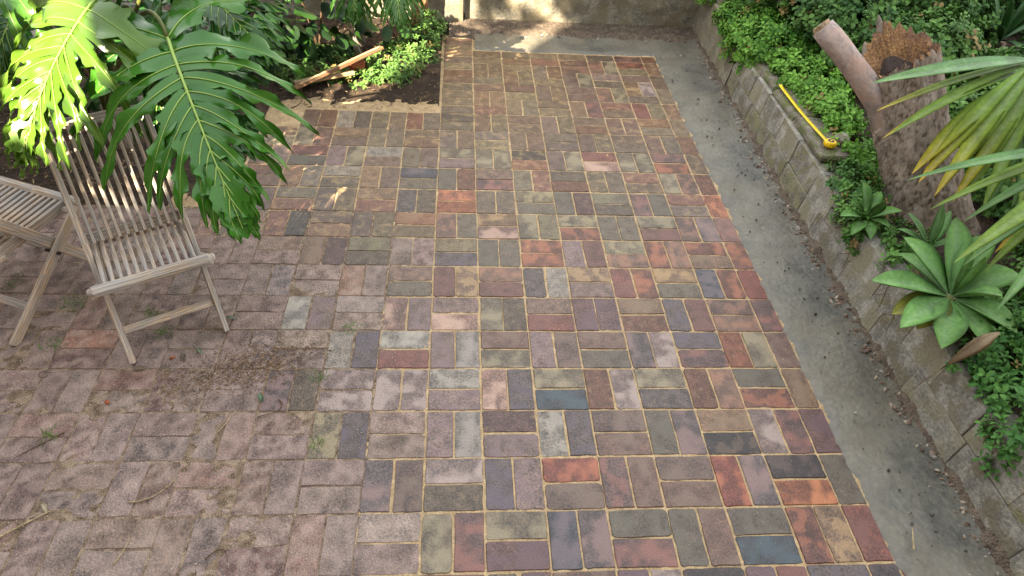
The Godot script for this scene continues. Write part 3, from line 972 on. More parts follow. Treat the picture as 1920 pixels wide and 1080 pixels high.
func left_plants() -> void:
	# the big split-leaf plant
	var p := thing("split_leaf_philodendron", "large split-leaf philodendron with glossy deeply lobed leaves hanging over the chair", "plant", P(-1.75, 2.75, 0))
	part("trunk", tube([P(0, 0, -0.05), P(0.03, 0.02, 0.15), P(0.02, 0.0, 0.32)], [0.07, 0.06, 0.045], 10, 0.3), M.bark, p)
	var g1 := Color(0.018, 0.070, 0.014)
	var g2 := Color(0.04, 0.125, 0.022)
	var up := Vector3(0.05, 0.86, 0.5)
	philo_leaf(p, P(-0.82, 1.70, 1.20), P(-0.46, 1.02, 0.80), up, 1.0, 0.07, 5, Color(0.024, 0.112, 0.012), Color(0.060, 0.18, 0.018))
	philo_leaf(p, P(-1.09, 1.80, 1.32), P(-1.34, 1.33, 0.88), Vector3(-0.2, 0.8, 0.5), 1.18, 0.06, 9, Color(0.055, 0.125, 0.014), Color(0.10, 0.19, 0.02))
	philo_leaf(p, P(-1.55, 2.15, 1.25), P(-2.0, 1.9, 0.95), up, 1.1, 0.06, 14, g2, Color(0.09, 0.19, 0.025))
	philo_leaf(p, P(-0.95, 2.35, 1.22), P(-0.52, 1.95, 1.05), Vector3(0.1, 0.9, 0.4), 1.1, 0.08, 21, g1, g2)
	philo_leaf(p, P(-1.02, 2.12, 0.95), P(-0.62, 1.74, 0.68), up, 1.1, 0.07, 71, g1, g2)
	philo_leaf(p, P(-1.2, 2.3, 1.0), P(-1.0, 1.85, 0.62), up, 1.05, 0.07, 33, g1, g2)
	philo_leaf(p, P(-1.75, 2.55, 1.1), P(-1.9, 2.1, 0.75), up, 1.1, 0.07, 38, g1, g2)
	philo_leaf(p, P(-1.95, 3.05, 1.25), P(-1.7, 2.75, 1.0), Vector3(0.2, 0.9, 0.3), 1.1, 0.08, 44, g1, g2)
	var q := thing("split_leaf_philodendron", "second split-leaf philodendron whose lobed leaves hang above the broken planks", "plant", P(-0.45, 4.35, 0))
	part("trunk", tube([P(0, 0, -0.05), P(0.02, 0.0, 0.2), P(0.0, 0.0, 0.42)], [0.06, 0.05, 0.04], 10, 0.3), M.bark, q)
	philo_leaf(q, P(-0.28, 3.62, 1.02), P(-0.30, 3.30, 0.70), Vector3(0, 0.7, 0.7), 1.25, 0.06, 51, g1, Color(0.06, 0.16, 0.03))
	philo_leaf(q, P(-0.06, 3.50, 1.02), P(0.0, 3.16, 0.72), Vector3(0.1, 0.7, 0.7), 1.15, 0.06, 57, g1, Color(0.07, 0.18, 0.03))
	philo_leaf(q, P(-0.62, 3.9, 1.0), P(-0.75, 3.55, 0.72), Vector3(-0.1, 0.7, 0.7), 1.1, 0.06, 63, g1, g2)
	# dark broad-leaved shrubs
	var lm := [broad_leaf_mesh(1, 0.17, 0.085), broad_leaf_mesh(2, 0.15, 0.08), broad_leaf_mesh(3, 0.19, 0.09)]
	var mats := [tinted(Color(0.12, 0.22, 0.09), 0.38, Color(0.1, 0.12, 0.05)), tinted(Color(0.16, 0.28, 0.11), 0.36, Color(0.1, 0.12, 0.05)), tinted(Color(0.10, 0.18, 0.09), 0.4, Color(0.1, 0.12, 0.05))]
	var spots := [[-0.75, 4.25, 0.85, 0.45, 120, "dark broad-leaved shrub behind the broken planks"], [-1.35, 3.75, 0.95, 0.55, 140, "dense dark broad-leaved shrub between philodendron and stained wall"], [-2.1, 3.4, 0.9, 0.55, 90, "broad-leaved shrub in the corner by the paling fence"], [-0.12, 4.45, 0.35, 0.2, 14, "small broad-leaved seedling beside the sunlit groundcover"]]
	for s in spots:
		var b := thing("broad_leaf_shrub", s[5], "shrub", P(s[0], s[1], 0), "broad-leaved shrubs in the shaded bed")
		for k in 4:
			var an: float = k * 1.7 + s[0]
			part("branch", tube(curve(P(0, 0, -0.03), P(cos(an) * 0.06, sin(an) * 0.06, s[2] * 0.5), P(cos(an) * s[3] * 0.6, sin(an) * s[3] * 0.6, s[2] * 0.8), 6), range_lerp(0.013, 0.004, 7), 6), M.twig, b)
		for i in s[4]:
			var v := Vector3(rng.randfn(), rng.randfn(), rng.randfn()).normalized()
			if v.z < -0.3 and rng.randf() < 0.7: v.z = -v.z
			var pos := Vector3(v.x * s[3], s[2] * 0.58 + v.y * s[2] * 0.44, v.z * s[3]) * rnd(0.75, 1.05)
			var dirv := (Vector3(v.x, -0.35 + v.y * 0.5, v.z) + Vector3(rnd(-0.4, 0.4), rnd(-0.3, 0.2), rnd(-0.4, 0.4))).normalized()
			var side := dirv.cross(Vector3.UP).normalized()
			var bas := Basis(-side, dirv, (-side).cross(dirv)) * Basis(Vector3.UP, rnd(-0.4, 0.4))
			part("leaf", lm[i % 3], mats[rng.randi() % 3], b, Transform3D(bas * rnd(0.75, 1.15), pos))
	# groundcover in the bed
	var sm := sprig_mesh(7, 0.035, 0.016, 5)
	var g := foliage("groundcover", [[-0.12, 4.05, 0.02, 0.20, 0.30, 0.09], [0.02, 4.35, 0.03, 0.16, 0.25, 0.12], [-0.38, 3.78, 0.0, 0.16, 0.08, 0.05], [-0.2, 3.82, 0.01, 0.14, 0.10, 0.05], [0.12, 4.6, 0.04, 0.1, 0.14, 0.16], [-0.9, 4.0, 0.02, 0.5, 0.3, 0.08], [0.12, 4.25, 0.0, 0.06, 0.2, 0.06]], 2500, Color(0.05, 0.12, 0.03), Color(0.14, 0.26, 0.06), sm, 1.0, M.leaf, self)
	tag(g, "low bright groundcover spilling from the bed towards the sandy paving edge", "groundcover")
	# mulch chips and dry bits on the bed
	var xs := []
	var cs := []
	for i in 3200:
		var x := rnd(-2.6, 0.22)
		var d := rnd(2.18, 4.8)
		if x > -0.98 and d < 3.38: continue
		if d > 3.55 and rng.randf() < 0.35: continue
		xs.append(Transform3D(Basis.from_euler(Vector3(rnd(-0.5, 0.5), rnd(0, TAU), rnd(-0.5, 0.5))).scaled_local(Vector3(rnd(0.5, 2.6), 0.5, rnd(0.5, 1.0))), P(x, d, rnd(0.0, 0.012) + 0.06 * clampf((d - (3.40 if x > -1.0 else 2.2)) / 0.7, 0, 1))))
		cs.append([Color(0.10, 0.06, 0.035), Color(0.20, 0.13, 0.07), Color(0.05, 0.035, 0.025), Color(0.30, 0.21, 0.12)][rng.randi() % 4])
	tag(many("mulch", cbox(Vector3(0.014, 0.004, 0.008), 0.001), M.grit, xs, cs, self), "dry mulch chips and leaf bits on the dark bed", "mulch")

func sword_leaf(parent: Node3D, base: Vector3, tip: Vector3, w: float, sag: float, ca: Color, cb: Color, edge, m: Material, fold := 0.25, belly := 0.75, called := "leaf", thick := 0.0015, tip_at := 1.0) -> void:
	var a := base - parent.position
	var b := tip - parent.position
	var mid := (a + b) / 2 + Vector3(0, sag, 0)
	var pts := curve(a, mid, b, 14)
	var st := begin()
	st.set_smooth_group(0)
	var dirv := (b - a).normalized()
	var up := Vector3.UP if absf(dirv.y) < 0.9 else Vector3(0.0, 0.3, 1.0)
	blade(st, 0, pts, up, leaf_widths(14, w / 2, belly, 0.8), fold, thick, ca, cb, edge, tip_at)
	st.generate_normals()
	part(called, st.commit(), m, parent)

func right_plants() -> void:
	# sword-leaved plant on the right edge
	var heads := [P(3.06, 1.80, 1.16), P(3.08, 1.14, 1.12)]
	var y := thing("yucca", "two-headed yucca with long sword leaves, yellowing at the tips, drooping across the stump", "plant", P(3.3, 1.5, 0.3))
	part("trunk", tube([P(0, 0, -0.06), P(0.0, 0.0, 0.3), P(0.02, 0.0, 0.45)], [0.09, 0.08, 0.07], 10, 0.3), M.bark, y)
	for h in heads:
		part("stem", tube([P(0.02, 0, 0.38), (P(0.02, 0, 0.42) + h - y.position) * 0.5 + P(0.04, 0, 0.0), h - y.position], [0.06, 0.055, 0.045], 9, 0.2), M.bark, y)
	# head, tip, width, arch, tone (0 blue-green, 1 yellow-green, 2 yellow at the end), belly
	var tips := [[0, 2.18, 1.62, 1.15, 0.11, 0.03, 0, 0.8], [0, 2.28, 1.64, 1.01, 0.05, 0.06, 2, 1.0], [0, 2.27, 1.50, 0.95, 0.05, 0.10, 2, 1.0], [0, 2.28, 1.48, 0.98, 0.065, 0.12, 1, 1.0],
		[0, 2.39, 1.37, 0.85, 0.085, 0.20, 2, 1.5], [0, 2.41, 1.33, 0.83, 0.08, 0.18, 2, 1.5], [0, 2.44, 1.24, 0.82, 0.07, 0.20, 2, 1.4], [0, 2.49, 1.28, 0.84, 0.075, 0.2, 1, 1.3], [0, 2.53, 1.23, 0.80, 0.07, 0.2, 2, 1.4], [0, 2.60, 1.26, 0.80, 0.075, 0.2, 1, 1.3], [0, 2.66, 1.2, 0.78, 0.075, 0.2, 1, 1.3], [0, 2.72, 1.24, 0.76, 0.07, 0.2, 0, 1.2], [0, 2.8, 1.16, 0.78, 0.07, 0.2, 1, 1.2], [0, 2.62, 1.42, 0.78, 0.07, 0.22, 0, 1.2], [0, 2.9, 1.3, 0.72, 0.07, 0.2, 0, 1.2], [0, 3.4, 2.3, 1.3, 0.07, 0.1, 0, 0.9], [0, 3.7, 1.9, 1.2, 0.07, 0.15, 0, 0.9], [0, 3.1, 1.8, 1.8, 0.06, 0.0, 0, 0.9], [0, 3.4, 1.7, 1.6, 0.06, 0.06, 0, 0.9],
		[1, 2.18, 1.12, 0.98, 0.07, 0.10, 0, 0.8], [1, 2.33, 1.10, 0.85, 0.065, 0.16, 1, 0.9], [1, 2.12, 0.64, 0.95, 0.085, 0.12, 1, 0.85], [1, 2.33, 0.80, 0.80, 0.075, 0.18, 0, 0.9], [1, 2.17, 0.43, 0.92, 0.09, 0.14, 0, 0.85], [1, 2.49, 0.85, 0.72, 0.07, 0.2, 1, 0.9], [1, 2.62, 0.98, 0.72, 0.07, 0.2, 2, 1.2], [1, 2.72, 0.90, 0.70, 0.07, 0.22, 0, 1.0], [1, 2.55, 1.14, 0.76, 0.07, 0.2, 0, 1.0], [1, 2.85, 0.7, 0.75, 0.07, 0.22, 0, 1.0], [1, 3.2, 0.5, 0.9, 0.07, 0.2, 0, 0.9], [1, 3.7, 1.0, 1.1, 0.07, 0.2, 0, 0.9], [1, 3.0, 1.1, 1.75, 0.06, 0.0, 0, 0.9], [1, 2.8, 0.8, 1.5, 0.06, 0.06, 0, 0.9], [1, 3.4, 1.2, 1.55, 0.06, 0.06, 0, 0.9]]
	var greens := [Color(0.125, 0.275, 0.10), Color(0.16, 0.31, 0.045), Color(0.16, 0.30, 0.03)]
	var ends := [Color(0.16, 0.32, 0.09), Color(0.23, 0.36, 0.05), Color(0.65, 0.46, 0.03)]
	for t in tips:
		sword_leaf(y, heads[t[0]] + Vector3(rnd(-0.03, 0.03), rnd(-0.05, 0.05), rnd(-0.03, 0.03)), P(t[1], t[2], t[3]), t[4], t[5], greens[t[6]], ends[t[6]], null, M.leaf_matt, 0.25, t[7], "leaf", 0.0015, 5.0 if t[6] == 2 else 1.0)
	for k in 6:
		var a := P(2.40 + 0.05 * k, 1.36 - 0.03 * k, 0.84)
		part("dry_fibre", tube(curve(a, a + Vector3(-0.02, -0.03, 0.02), a + Vector3(rnd(-0.07, 0.0), rnd(-0.08, -0.04), rnd(-0.02, 0.05)), 5), range_lerp(0.0018, 0.0006, 6), 4), M.twig, y)
	# small dark yucca further back
	var u := thing("yucca", "small dark green yucca rosette beside the pale trunk", "plant", P(4.36, 3.62, 0.44))
	part("trunk", tube([P(0, 0, -0.06), P(0, 0, 0.14)], [0.06, 0.05], 8, 0.3), M.bark, u)
	for t in [[3.91, 3.59, 0.70], [4.03, 3.61, 0.60], [4.38, 3.26, 0.62], [4.10, 3.40, 0.95], [4.05, 3.33, 0.80], [4.16, 3.50, 0.5], [4.5, 3.4, 0.95], [4.2, 3.9, 1.0], [4.4, 3.6, 1.1], [4.7, 3.6, 0.8], [4.3, 3.35, 1.05], [4.25, 3.2, 0.66]]:
		sword_leaf(u, P(4.36, 3.62, 0.58), P(t[0], t[1], t[2]), 0.062, 0.06, Color(0.05, 0.14, 0.05), Color(0.08, 0.20, 0.06), null, M.leaf_matt)
	# agaves
	var big := Color(0.19, 0.42, 0.13)
	var tipc := Color(0.24, 0.48, 0.13)
	var a := thing("agave", "large pale green agave rosette overhanging the grey retaining wall", "plant", P(2.58, 0.98, 0.33))
	part("stem", tube([P(0, 0, -0.08), P(-0.01, 0, 0.06), P(-0.02, 0, 0.13)], [0.04, 0.04, 0.025], 8), M.stem, a)
	for t in [[2.20, 1.04, 0.50, 0.090], [2.24, 0.80, 0.45, 0.088], [2.38, 0.70, 0.43, 0.098], [2.40, 1.23, 0.60, 0.090], [2.64, 1.28, 0.68, 0.085], [2.74, 1.20, 0.64, 0.085], [2.83, 1.01, 0.58, 0.10], [2.74, 0.76, 0.46, 0.098], [2.60, 0.70, 0.42, 0.09], [2.29, 0.93, 0.40, 0.075], [2.45, 1.26, 0.48, 0.08], [2.64, 0.84, 0.60, 0.07], [2.36, 0.84, 0.40, 0.08], [2.70, 1.1, 0.72, 0.05], [2.53, 1.0, 0.72, 0.035], [2.57, 0.96, 0.72, 0.03]]:
		var yel: bool = t[2] < 0.41
		sword_leaf(a, P(2.565, 0.985, 0.455) + (P(t[0], t[1], t[2]) - P(2.565, 0.985, 0.455)).normalized() * 0.012, P(t[0], t[1], t[2]), t[3] * 1.45, 0.04, big if not yel else Color(0.22, 0.32, 0.08), tipc if not yel else Color(0.40, 0.40, 0.06), null, M.leaf_matt, 0.42, 1.15, "leaf", 0.009)
	var b := thing("agave", "small green agave rosette at the wall edge beneath the stump", "plant", P(2.52, 1.665, 0.33))
	for t in [[2.32, 1.60, 0.44], [2.48, 1.77, 0.54], [2.67, 1.64, 0.45], [2.37, 1.52, 0.38], [2.47, 1.50, 0.37], [2.60, 1.57, 0.39], [2.58, 1.74, 0.50], [2.41, 1.70, 0.46], [2.54, 1.62, 0.52]]:
		sword_leaf(b, P(2.51, 1.66, 0.38), P(t[0], t[1], t[2]), 0.068, 0.03, Color(0.13, 0.31, 0.075), Color(0.17, 0.38, 0.085), null, M.leaf_matt, 0.4, 1.1, "leaf", 0.005)
	var c := thing("agave", "half-hidden agave with few leaves between stump and large rosette", "plant", P(2.73, 1.42, 0.34))
	for t in [[2.55, 1.46, 0.47], [2.61, 1.53, 0.52], [2.88, 1.58, 0.50], [2.60, 1.36, 0.45], [2.86, 1.35, 0.5], [2.74, 1.5, 0.6]]:
		sword_leaf(c, P(2.73, 1.42, 0.38), P(t[0], t[1], t[2]), 0.062, 0.03, Color(0.16, 0.35, 0.11), Color(0.20, 0.42, 0.12), null, M.leaf_matt, 0.3, 0.95, "leaf", 0.005)
	# groundcovers over the wall
	var sm := sprig_mesh(8, 0.040, 0.019, 15)
	var round_m := sprig_mesh(7, 0.034, 0.024, 25)
	var g := foliage("groundcover", [[2.78, 2.45, 0.32, 0.12, 0.30, 0.08], [2.80, 2.9, 0.34, 0.14, 0.35, 0.12], [2.82, 3.3, 0.36, 0.2, 0.4, 0.14], [2.78, 3.75, 0.38, 0.25, 0.35, 0.16], [2.74, 4.2, 0.36, 0.26, 0.4, 0.16], [2.58, 3.9, 0.34, 0.10, 0.3, 0.10], [2.56, 4.05, 0.26, 0.07, 0.12, 0.14], [2.55, 3.75, 0.24, 0.05, 0.08, 0.12], [2.62, 4.95, 0.4, 0.14, 0.15, 0.12], [2.53, 4.85, 0.35, 0.05, 0.1, 0.15]], 3000, Color(0.04, 0.14, 0.015), Color(0.19, 0.40, 0.055), sm, 1.0, M.leaf, self)
	tag(g, "bright green trailing groundcover tumbling over the wall behind the tape measure", "groundcover")
	var g2 := foliage("groundcover", [[2.60, 1.95, 0.33, 0.10, 0.26, 0.09], [2.54, 1.75, 0.30, 0.09, 0.16, 0.10], [2.70, 2.1, 0.32, 0.12, 0.14, 0.08], [2.48, 1.68, 0.26, 0.05, 0.12, 0.10], [2.68, 1.5, 0.33, 0.12, 0.14, 0.07], [2.58, 1.3, 0.34, 0.09, 0.10, 0.05]], 2600, Color(0.05, 0.14, 0.03), Color(0.14, 0.29, 0.06), sm, 0.8, M.leaf, self)
	tag(g2, "sparse trailing groundcover and dry stems around the small agave", "groundcover")
	var g3 := foliage("groundcover", [[2.66, 0.72, 0.34, 0.14, 0.18, 0.10], [2.62, 0.45, 0.33, 0.13, 0.2, 0.10], [2.72, 0.2, 0.33, 0.14, 0.2, 0.12], [2.85, 0.8, 0.36, 0.15, 0.2, 0.12], [2.50, 0.66, 0.33, 0.05, 0.06, 0.05], [2.50, 0.30, 0.30, 0.06, 0.08, 0.08], [2.49, 0.24, 0.22, 0.03, 0.05, 0.06], [2.95, 0.4, 0.4, 0.2, 0.3, 0.15], [2.80, 1.05, 0.34, 0.14, 0.16, 0.08]], 2400, Color(0.04, 0.13, 0.03), Color(0.12, 0.28, 0.06), sm, 0.9, M.leaf, self)
	tag(g3, "leafy creeper below the large agave trailing down the wall face", "groundcover")
	var sh := [["dense dark green small-leaved shrub behind the stump branch", [[3.15, 3.7, 0.55, 0.35, 0.5, 0.35], [3.1, 4.4, 0.6, 0.45, 0.5, 0.45], [3.4, 3.3, 0.45, 0.3, 0.35, 0.32]]],
		["dark shrub with small round leaves spreading behind the hollow stump", [[3.75, 4.1, 0.65, 0.45, 0.55, 0.45], [3.7, 3.4, 0.5, 0.3, 0.35, 0.3], [3.5, 4.9, 0.7, 0.6, 0.5, 0.5]]],
		["shaded small-leaved shrub around the pale tree trunk", [[4.5, 4.6, 0.6, 0.5, 0.55, 0.45], [4.2, 3.9, 0.5, 0.25, 0.3, 0.3], [5.1, 4.2, 0.6, 0.5, 0.6, 0.5]]],
		["low dark shrub behind the yucca leaves", [[3.75, 2.5, 0.42, 0.4, 0.5, 0.2], [3.55, 1.9, 0.40, 0.3, 0.4, 0.15], [4.3, 2.8, 0.5, 0.5, 0.5, 0.25], [3.4, 1.0, 0.4, 0.4, 0.4, 0.16]]]]
	for s in sh:
		var l0: Array = s[1][0]
		var o := thing("shrub", s[0], "shrub", P(l0[0], l0[1], bed_height(l0[0], l0[1]) - 0.03), "small-leaved shrubs in the raised bed")
		for k in 5:
			var l: Array = s[1][k % s[1].size()]
			var e := P(l[0] + rnd(-0.15, 0.15), l[1] + rnd(-0.15, 0.15), l[2]) - o.position
			part("branch", tube(curve(Vector3(rnd(-0.05, 0.05), 0, rnd(-0.05, 0.05)), e * 0.5 + Vector3(0, 0.1, 0), e, 6), range_lerp(0.014, 0.004, 7), 6), M.twig, o)
		foliage("foliage", s[1], 2300, Color(0.022, 0.08, 0.014), Color(0.12, 0.25, 0.05), round_m, 1.15, M.leaf, o)
	var tr := thing("pale_trunk", "pale smooth tree trunk among the shrubs behind the small yucca", "tree trunk", P(4.72, 4.35, 0.4))
	part("trunk", tube([P(0, 0, -0.1), P(0, 0.03, 0.3), P(-0.03, 0.06, 0.7), P(-0.05, 0.1, 1.3)], [0.16, 0.13, 0.12, 0.11], 14, 0.25), M.bark_smooth, tr)
	# dead leaf hanging over the wall
	var dl := thing("dead_leaf", "long dry brown leaf hanging over the wall below the agave", "leaf", P(2.56, 0.68, 0.45))
	var st := begin()
	st.set_smooth_group(0)
	var o2 := dl.position
	blade(st, 0, curve(P(2.58, 0.70, 0.53) - o2, P(2.38, 0.62, 0.50) - o2, P(2.395, 0.72, 0.10) - o2, 12), Vector3(0.3, 1, 0.3), [0.004, 0.014, 0.024, 0.028, 0.026, 0.021, 0.015, 0.009, 0.006, 0.004, 0.003, 0.002, 0.001], 0.5, 0.001, Color(0.46, 0.35, 0.22), Color(0.24, 0.15, 0.08))
	st.generate_normals()
	part("blade", st.commit(), M.leaf_matt, dl)
	# bare hanging root twigs on the wall face
	for t in [[2.45, 1.20, 0.24, "bare dark twig hanging on the render beside the large agave"], [2.45, 1.08, 0.22, "forked dry twig below the yellow agave leaf"], [2.445, 1.56, 0.2, "thin dry root hanging below the small agave"]]:
		var tw := thing("hanging_twig", t[3], "twig", P(t[0], t[1], t[2]), "dry twigs on the wall")
		var p0 := P(0.05, 0.02, 0.12)
		part("stem", tube([p0, P(0.0, 0.01, 0.06), P(-0.012, -0.02, 0.0), P(-0.02, -0.03, -0.06)], [0.0028, 0.0024, 0.0018, 0.001], 5), M.twig, tw)
		part("fork", tube([P(-0.006, -0.005, 0.03), P(-0.02, 0.04, -0.01), P(-0.028, 0.05, -0.05)], [0.002, 0.0015, 0.0008], 5), M.twig, tw)

func stump() -> void:
	var s := thing("tree_stump", "hollow broken tree stump with rough brown bark and one sawn pinkish branch", "stump", P(2.86, 1.88, 0.28))
	var o := s.position
	var a := P(3.03, 1.76, 0.16)
	var b := P(2.74, 2.30, 0.98)
	var n := nz(71, 1.0)
	var ax := (b - a).normalized()
	var x := Vector3.UP.cross(ax).normalized()   # across
	var z := ax.cross(x)
	var rows := []
	var inner := []
	var K := 84
	var N := 140
	for j in K + 1:
		var t := float(j) / K
		var row := []
		for i in N:
			var an := TAU * i / N
			var jag := 0.0
			if t > 0.6:
				jag = pow((t - 0.6) / 0.4, 1.5) * (0.05 * n.get_noise_2d(cos(an) * 3.0, sin(an) * 3.0) + 0.022 * n.get_noise_2d(cos(an) * 7.0, sin(an) * 7.0) + 0.20 * pow(maxf(0.0, cos(an + 2.3)), 1.5) - 0.06 * maxf(0.0, cos(an)))
			var r := lerpf(0.20, 0.175, t) + 0.05 * pow(1.0 - t, 4.0)
			var lx := cos(an) * 4.0
			var lz := sin(an) * 4.0
			var crack := minf(absf(n.get_noise_3d(lx, lz, t * 3.0)), absf(n.get_noise_3d(lx * 1.6 + 20.0, lz * 1.6, t * 5.0)) * 1.4)
			r *= 1.0 + 0.16 * n.get_noise_3d(cos(an) * 1.3, sin(an) * 1.3, t * 2.0) + 0.025 * n.get_noise_3d(lx * 2.0, lz * 2.0, t * 14.0) - 0.07 * (1.0 - smoothstep(0.0, 0.04, crack)) + 0.03 * smoothstep(0.15, 0.2, n.get_noise_3d(cos(an) * 2.2, sin(an) * 2.2, t * 4.0 + 9.0))
			r *= 1.0 - 0.045 * (1.0 - smoothstep(0.0, 0.10, absf(n.get_noise_3d(cos(an) * 9.0, sin(an) * 9.0, t * 2.2 + 30.0))))
			row.append(a + ax * ((b - a).length() * t + jag) + (x * cos(an) + z * sin(an)) * r - o)
		rows.append(row)
	part("bark", net(rows, true), M.bark, s)
	var top: Array = rows[K]
	var cen := b - o
	for k in 6:
		var row := []
		for i in N:
			var f: float = [0.0, 0.12, 0.2, 0.3, 0.55, 0.95][k]
			var dpt: float = [0.0, 0.01, 0.08, 0.18, 0.24, 0.22][k]
			row.append(top[i].lerp(cen, f) - ax * dpt * (1.0 + 0.5 * n.get_noise_2d(i * 0.7, k * 3.0)) + Vector3(0, 0.02 * n.get_noise_2d(i * 1.3, k * 5.0), 0))
		inner.append(row)
	part("hollow", net(inner, true), M.rot, s).set_meta("label", "crumbling orange rotten wood inside the hollow top")
	# splintered slivers on the rim
	for q in [[-2.15, 0.26, 0.05], [-1.5, 0.14, 0.07], [-2.9, 0.12, 0.06]]:
		var an: float = q[0]
		var p := cen + (x * cos(an) + z * sin(an)) * 0.175
		var st := begin()
		st.set_smooth_group(0)
		blade(st, 0, [p - ax * 0.12, p - ax * 0.02 , p + ax * q[1] * 0.5 + x * 0.006, p + ax * q[1] * 0.85, p + ax * q[1]], x * cos(an) + z * sin(an), [q[2], q[2] * 0.8, q[2] * 0.55, q[2] * 0.35, 0.004], 0.2, 0.014, Color(1, 1, 1), Color(1, 1, 1))
		st.generate_normals()
		part("splinter", st.commit(), M.bark, s)
	part("rotten_core", tube([cen - ax * 0.2 + x * 0.05, cen - ax * 0.06 + x * 0.045 - z * 0.03, cen + ax * 0.02 + x * 0.03 - z * 0.05], [0.09, 0.07, 0.02], 12, 1.4, 4), M.rot_dark, s)
	# the sawn branch
	var pts := curve(P(2.86, 2.08, 0.52) - o, P(2.66, 2.14, 0.80) - o, P(2.31, 2.42, 1.08) - o, 14)
	var br := part("branch", tube(pts, [0.10, 0.092, 0.085, 0.078, 0.073, 0.070, 0.068, 0.067, 0.066, 0.066, 0.065, 0.064, 0.064, 0.062, 0.056], 18, 0.18, 8), M.bark_smooth, s)
	br.set_meta("label", "smooth pinkish branch stub with a pale sawn end")
	var e: Vector3 = pts[14]
	var dirv: Vector3 = (pts[14] - pts[12]).normalized()
	part("sawn_end", cbox(Vector3(0.085, 0.012, 0.085), 0.02, 0.006), M.timber_pale, br, along(e - dirv * 0.004, e + dirv * 0.008, x))
	part("bark_flake", cbox(Vector3(0.05, 0.02, 0.02), 0.005, 0.006), M.bark, br, along(e, e + dirv * 0.03, x))
	for k in 3:
		var f: Vector3 = pts[7] + z * -0.0
		part("saw_cut", cbox(Vector3(0.05, 0.006, 0.012), 0.002), M.rot_dark, br, Transform3D(Basis(dirv.cross(Vector3.UP).normalized(), 0.2), pts[6] + dirv * 0.018 * k + Vector3(0, 0.062, 0.012)))

func tape_measure() -> void:
	var t := thing("tape_measure", "yellow tape measure with its blade drawn out along the cap stones", "tape measure", P(2.60, 2.37, 0.39))
	var rows := []
	var n := 48
	var prof := [[0.0, 0.002], [0.026, 0.002], [0.034, 0.006], [0.037, 0.014], [0.037, 0.026], [0.034, 0.034], [0.027, 0.039], [0.020, 0.040], [0.019, 0.037], [0.0, 0.037]]
	for p in prof:
		var row := []
		for i in n:
			var an := TAU * i / n
			var r: float = p[0] * (1.0 + (0.035 * (1.0 if i % 4 < 2 else -1.0) if p[1] > 0.004 and p[1] < 0.036 and p[0] > 0.03 else 0.0))
			row.append(Vector3(cos(an) * r, p[1], sin(an) * r))
		rows.append(row)
	part("case", net(rows, true), M.yellow, t)
	var c := CylinderMesh.new()
	c.top_radius = 0.0185
	c.bottom_radius = 0.0185
	c.height = 0.003
	var badge := part("badge", c, M.black, t, Transform3D(Basis.IDENTITY, Vector3(0, 0.0387, 0)))
	part("mark", cbox(Vector3(0.020, 0.001, 0.006), 0.0003), M.yellow, badge, Transform3D(Basis(Vector3.UP, 0.7), Vector3(0, 0.0018, 0)))
	var a := Vector3(-0.004, 0.014, -0.03)
	var b := P(2.565, 3.15, 0.402) - t.position
	var st := begin()
	st.set_smooth_group(0)
	var rws := []
	for j in 25:
		var f := j / 24.0
		var p := a.lerp(b, f) + Vector3(0, -0.010 * sin(f * PI), 0)
		var s := Vector3.RIGHT
		rws.append([p - s * 0.013 + Vector3(0, 0.003, 0), p, p + s * 0.013 + Vector3(0, 0.003, 0), p - Vector3(0, 0.0006, 0)])
	add_net(st, rws, true, null, 0)
	st.generate_normals()
	var bl := part("blade", st.commit(), M.tape, t)
	for k in 34:
		var f := (k + 1) / 35.0
		part("tick", cbox(Vector3(0.010 if k % 5 else 0.018, 0.0006, 0.0022), 0.0002), M.black, bl, Transform3D(Basis.IDENTITY, a.lerp(b, f) + Vector3(-0.006 if k % 5 else -0.002, -0.010 * sin(f * PI) + 0.0024, 0)))
	part("hook", cbox(Vector3(0.022, 0.014, 0.004), 0.001), M.steel, t, Transform3D(Basis.IDENTITY, b + Vector3(0, -0.002, -0.003)))

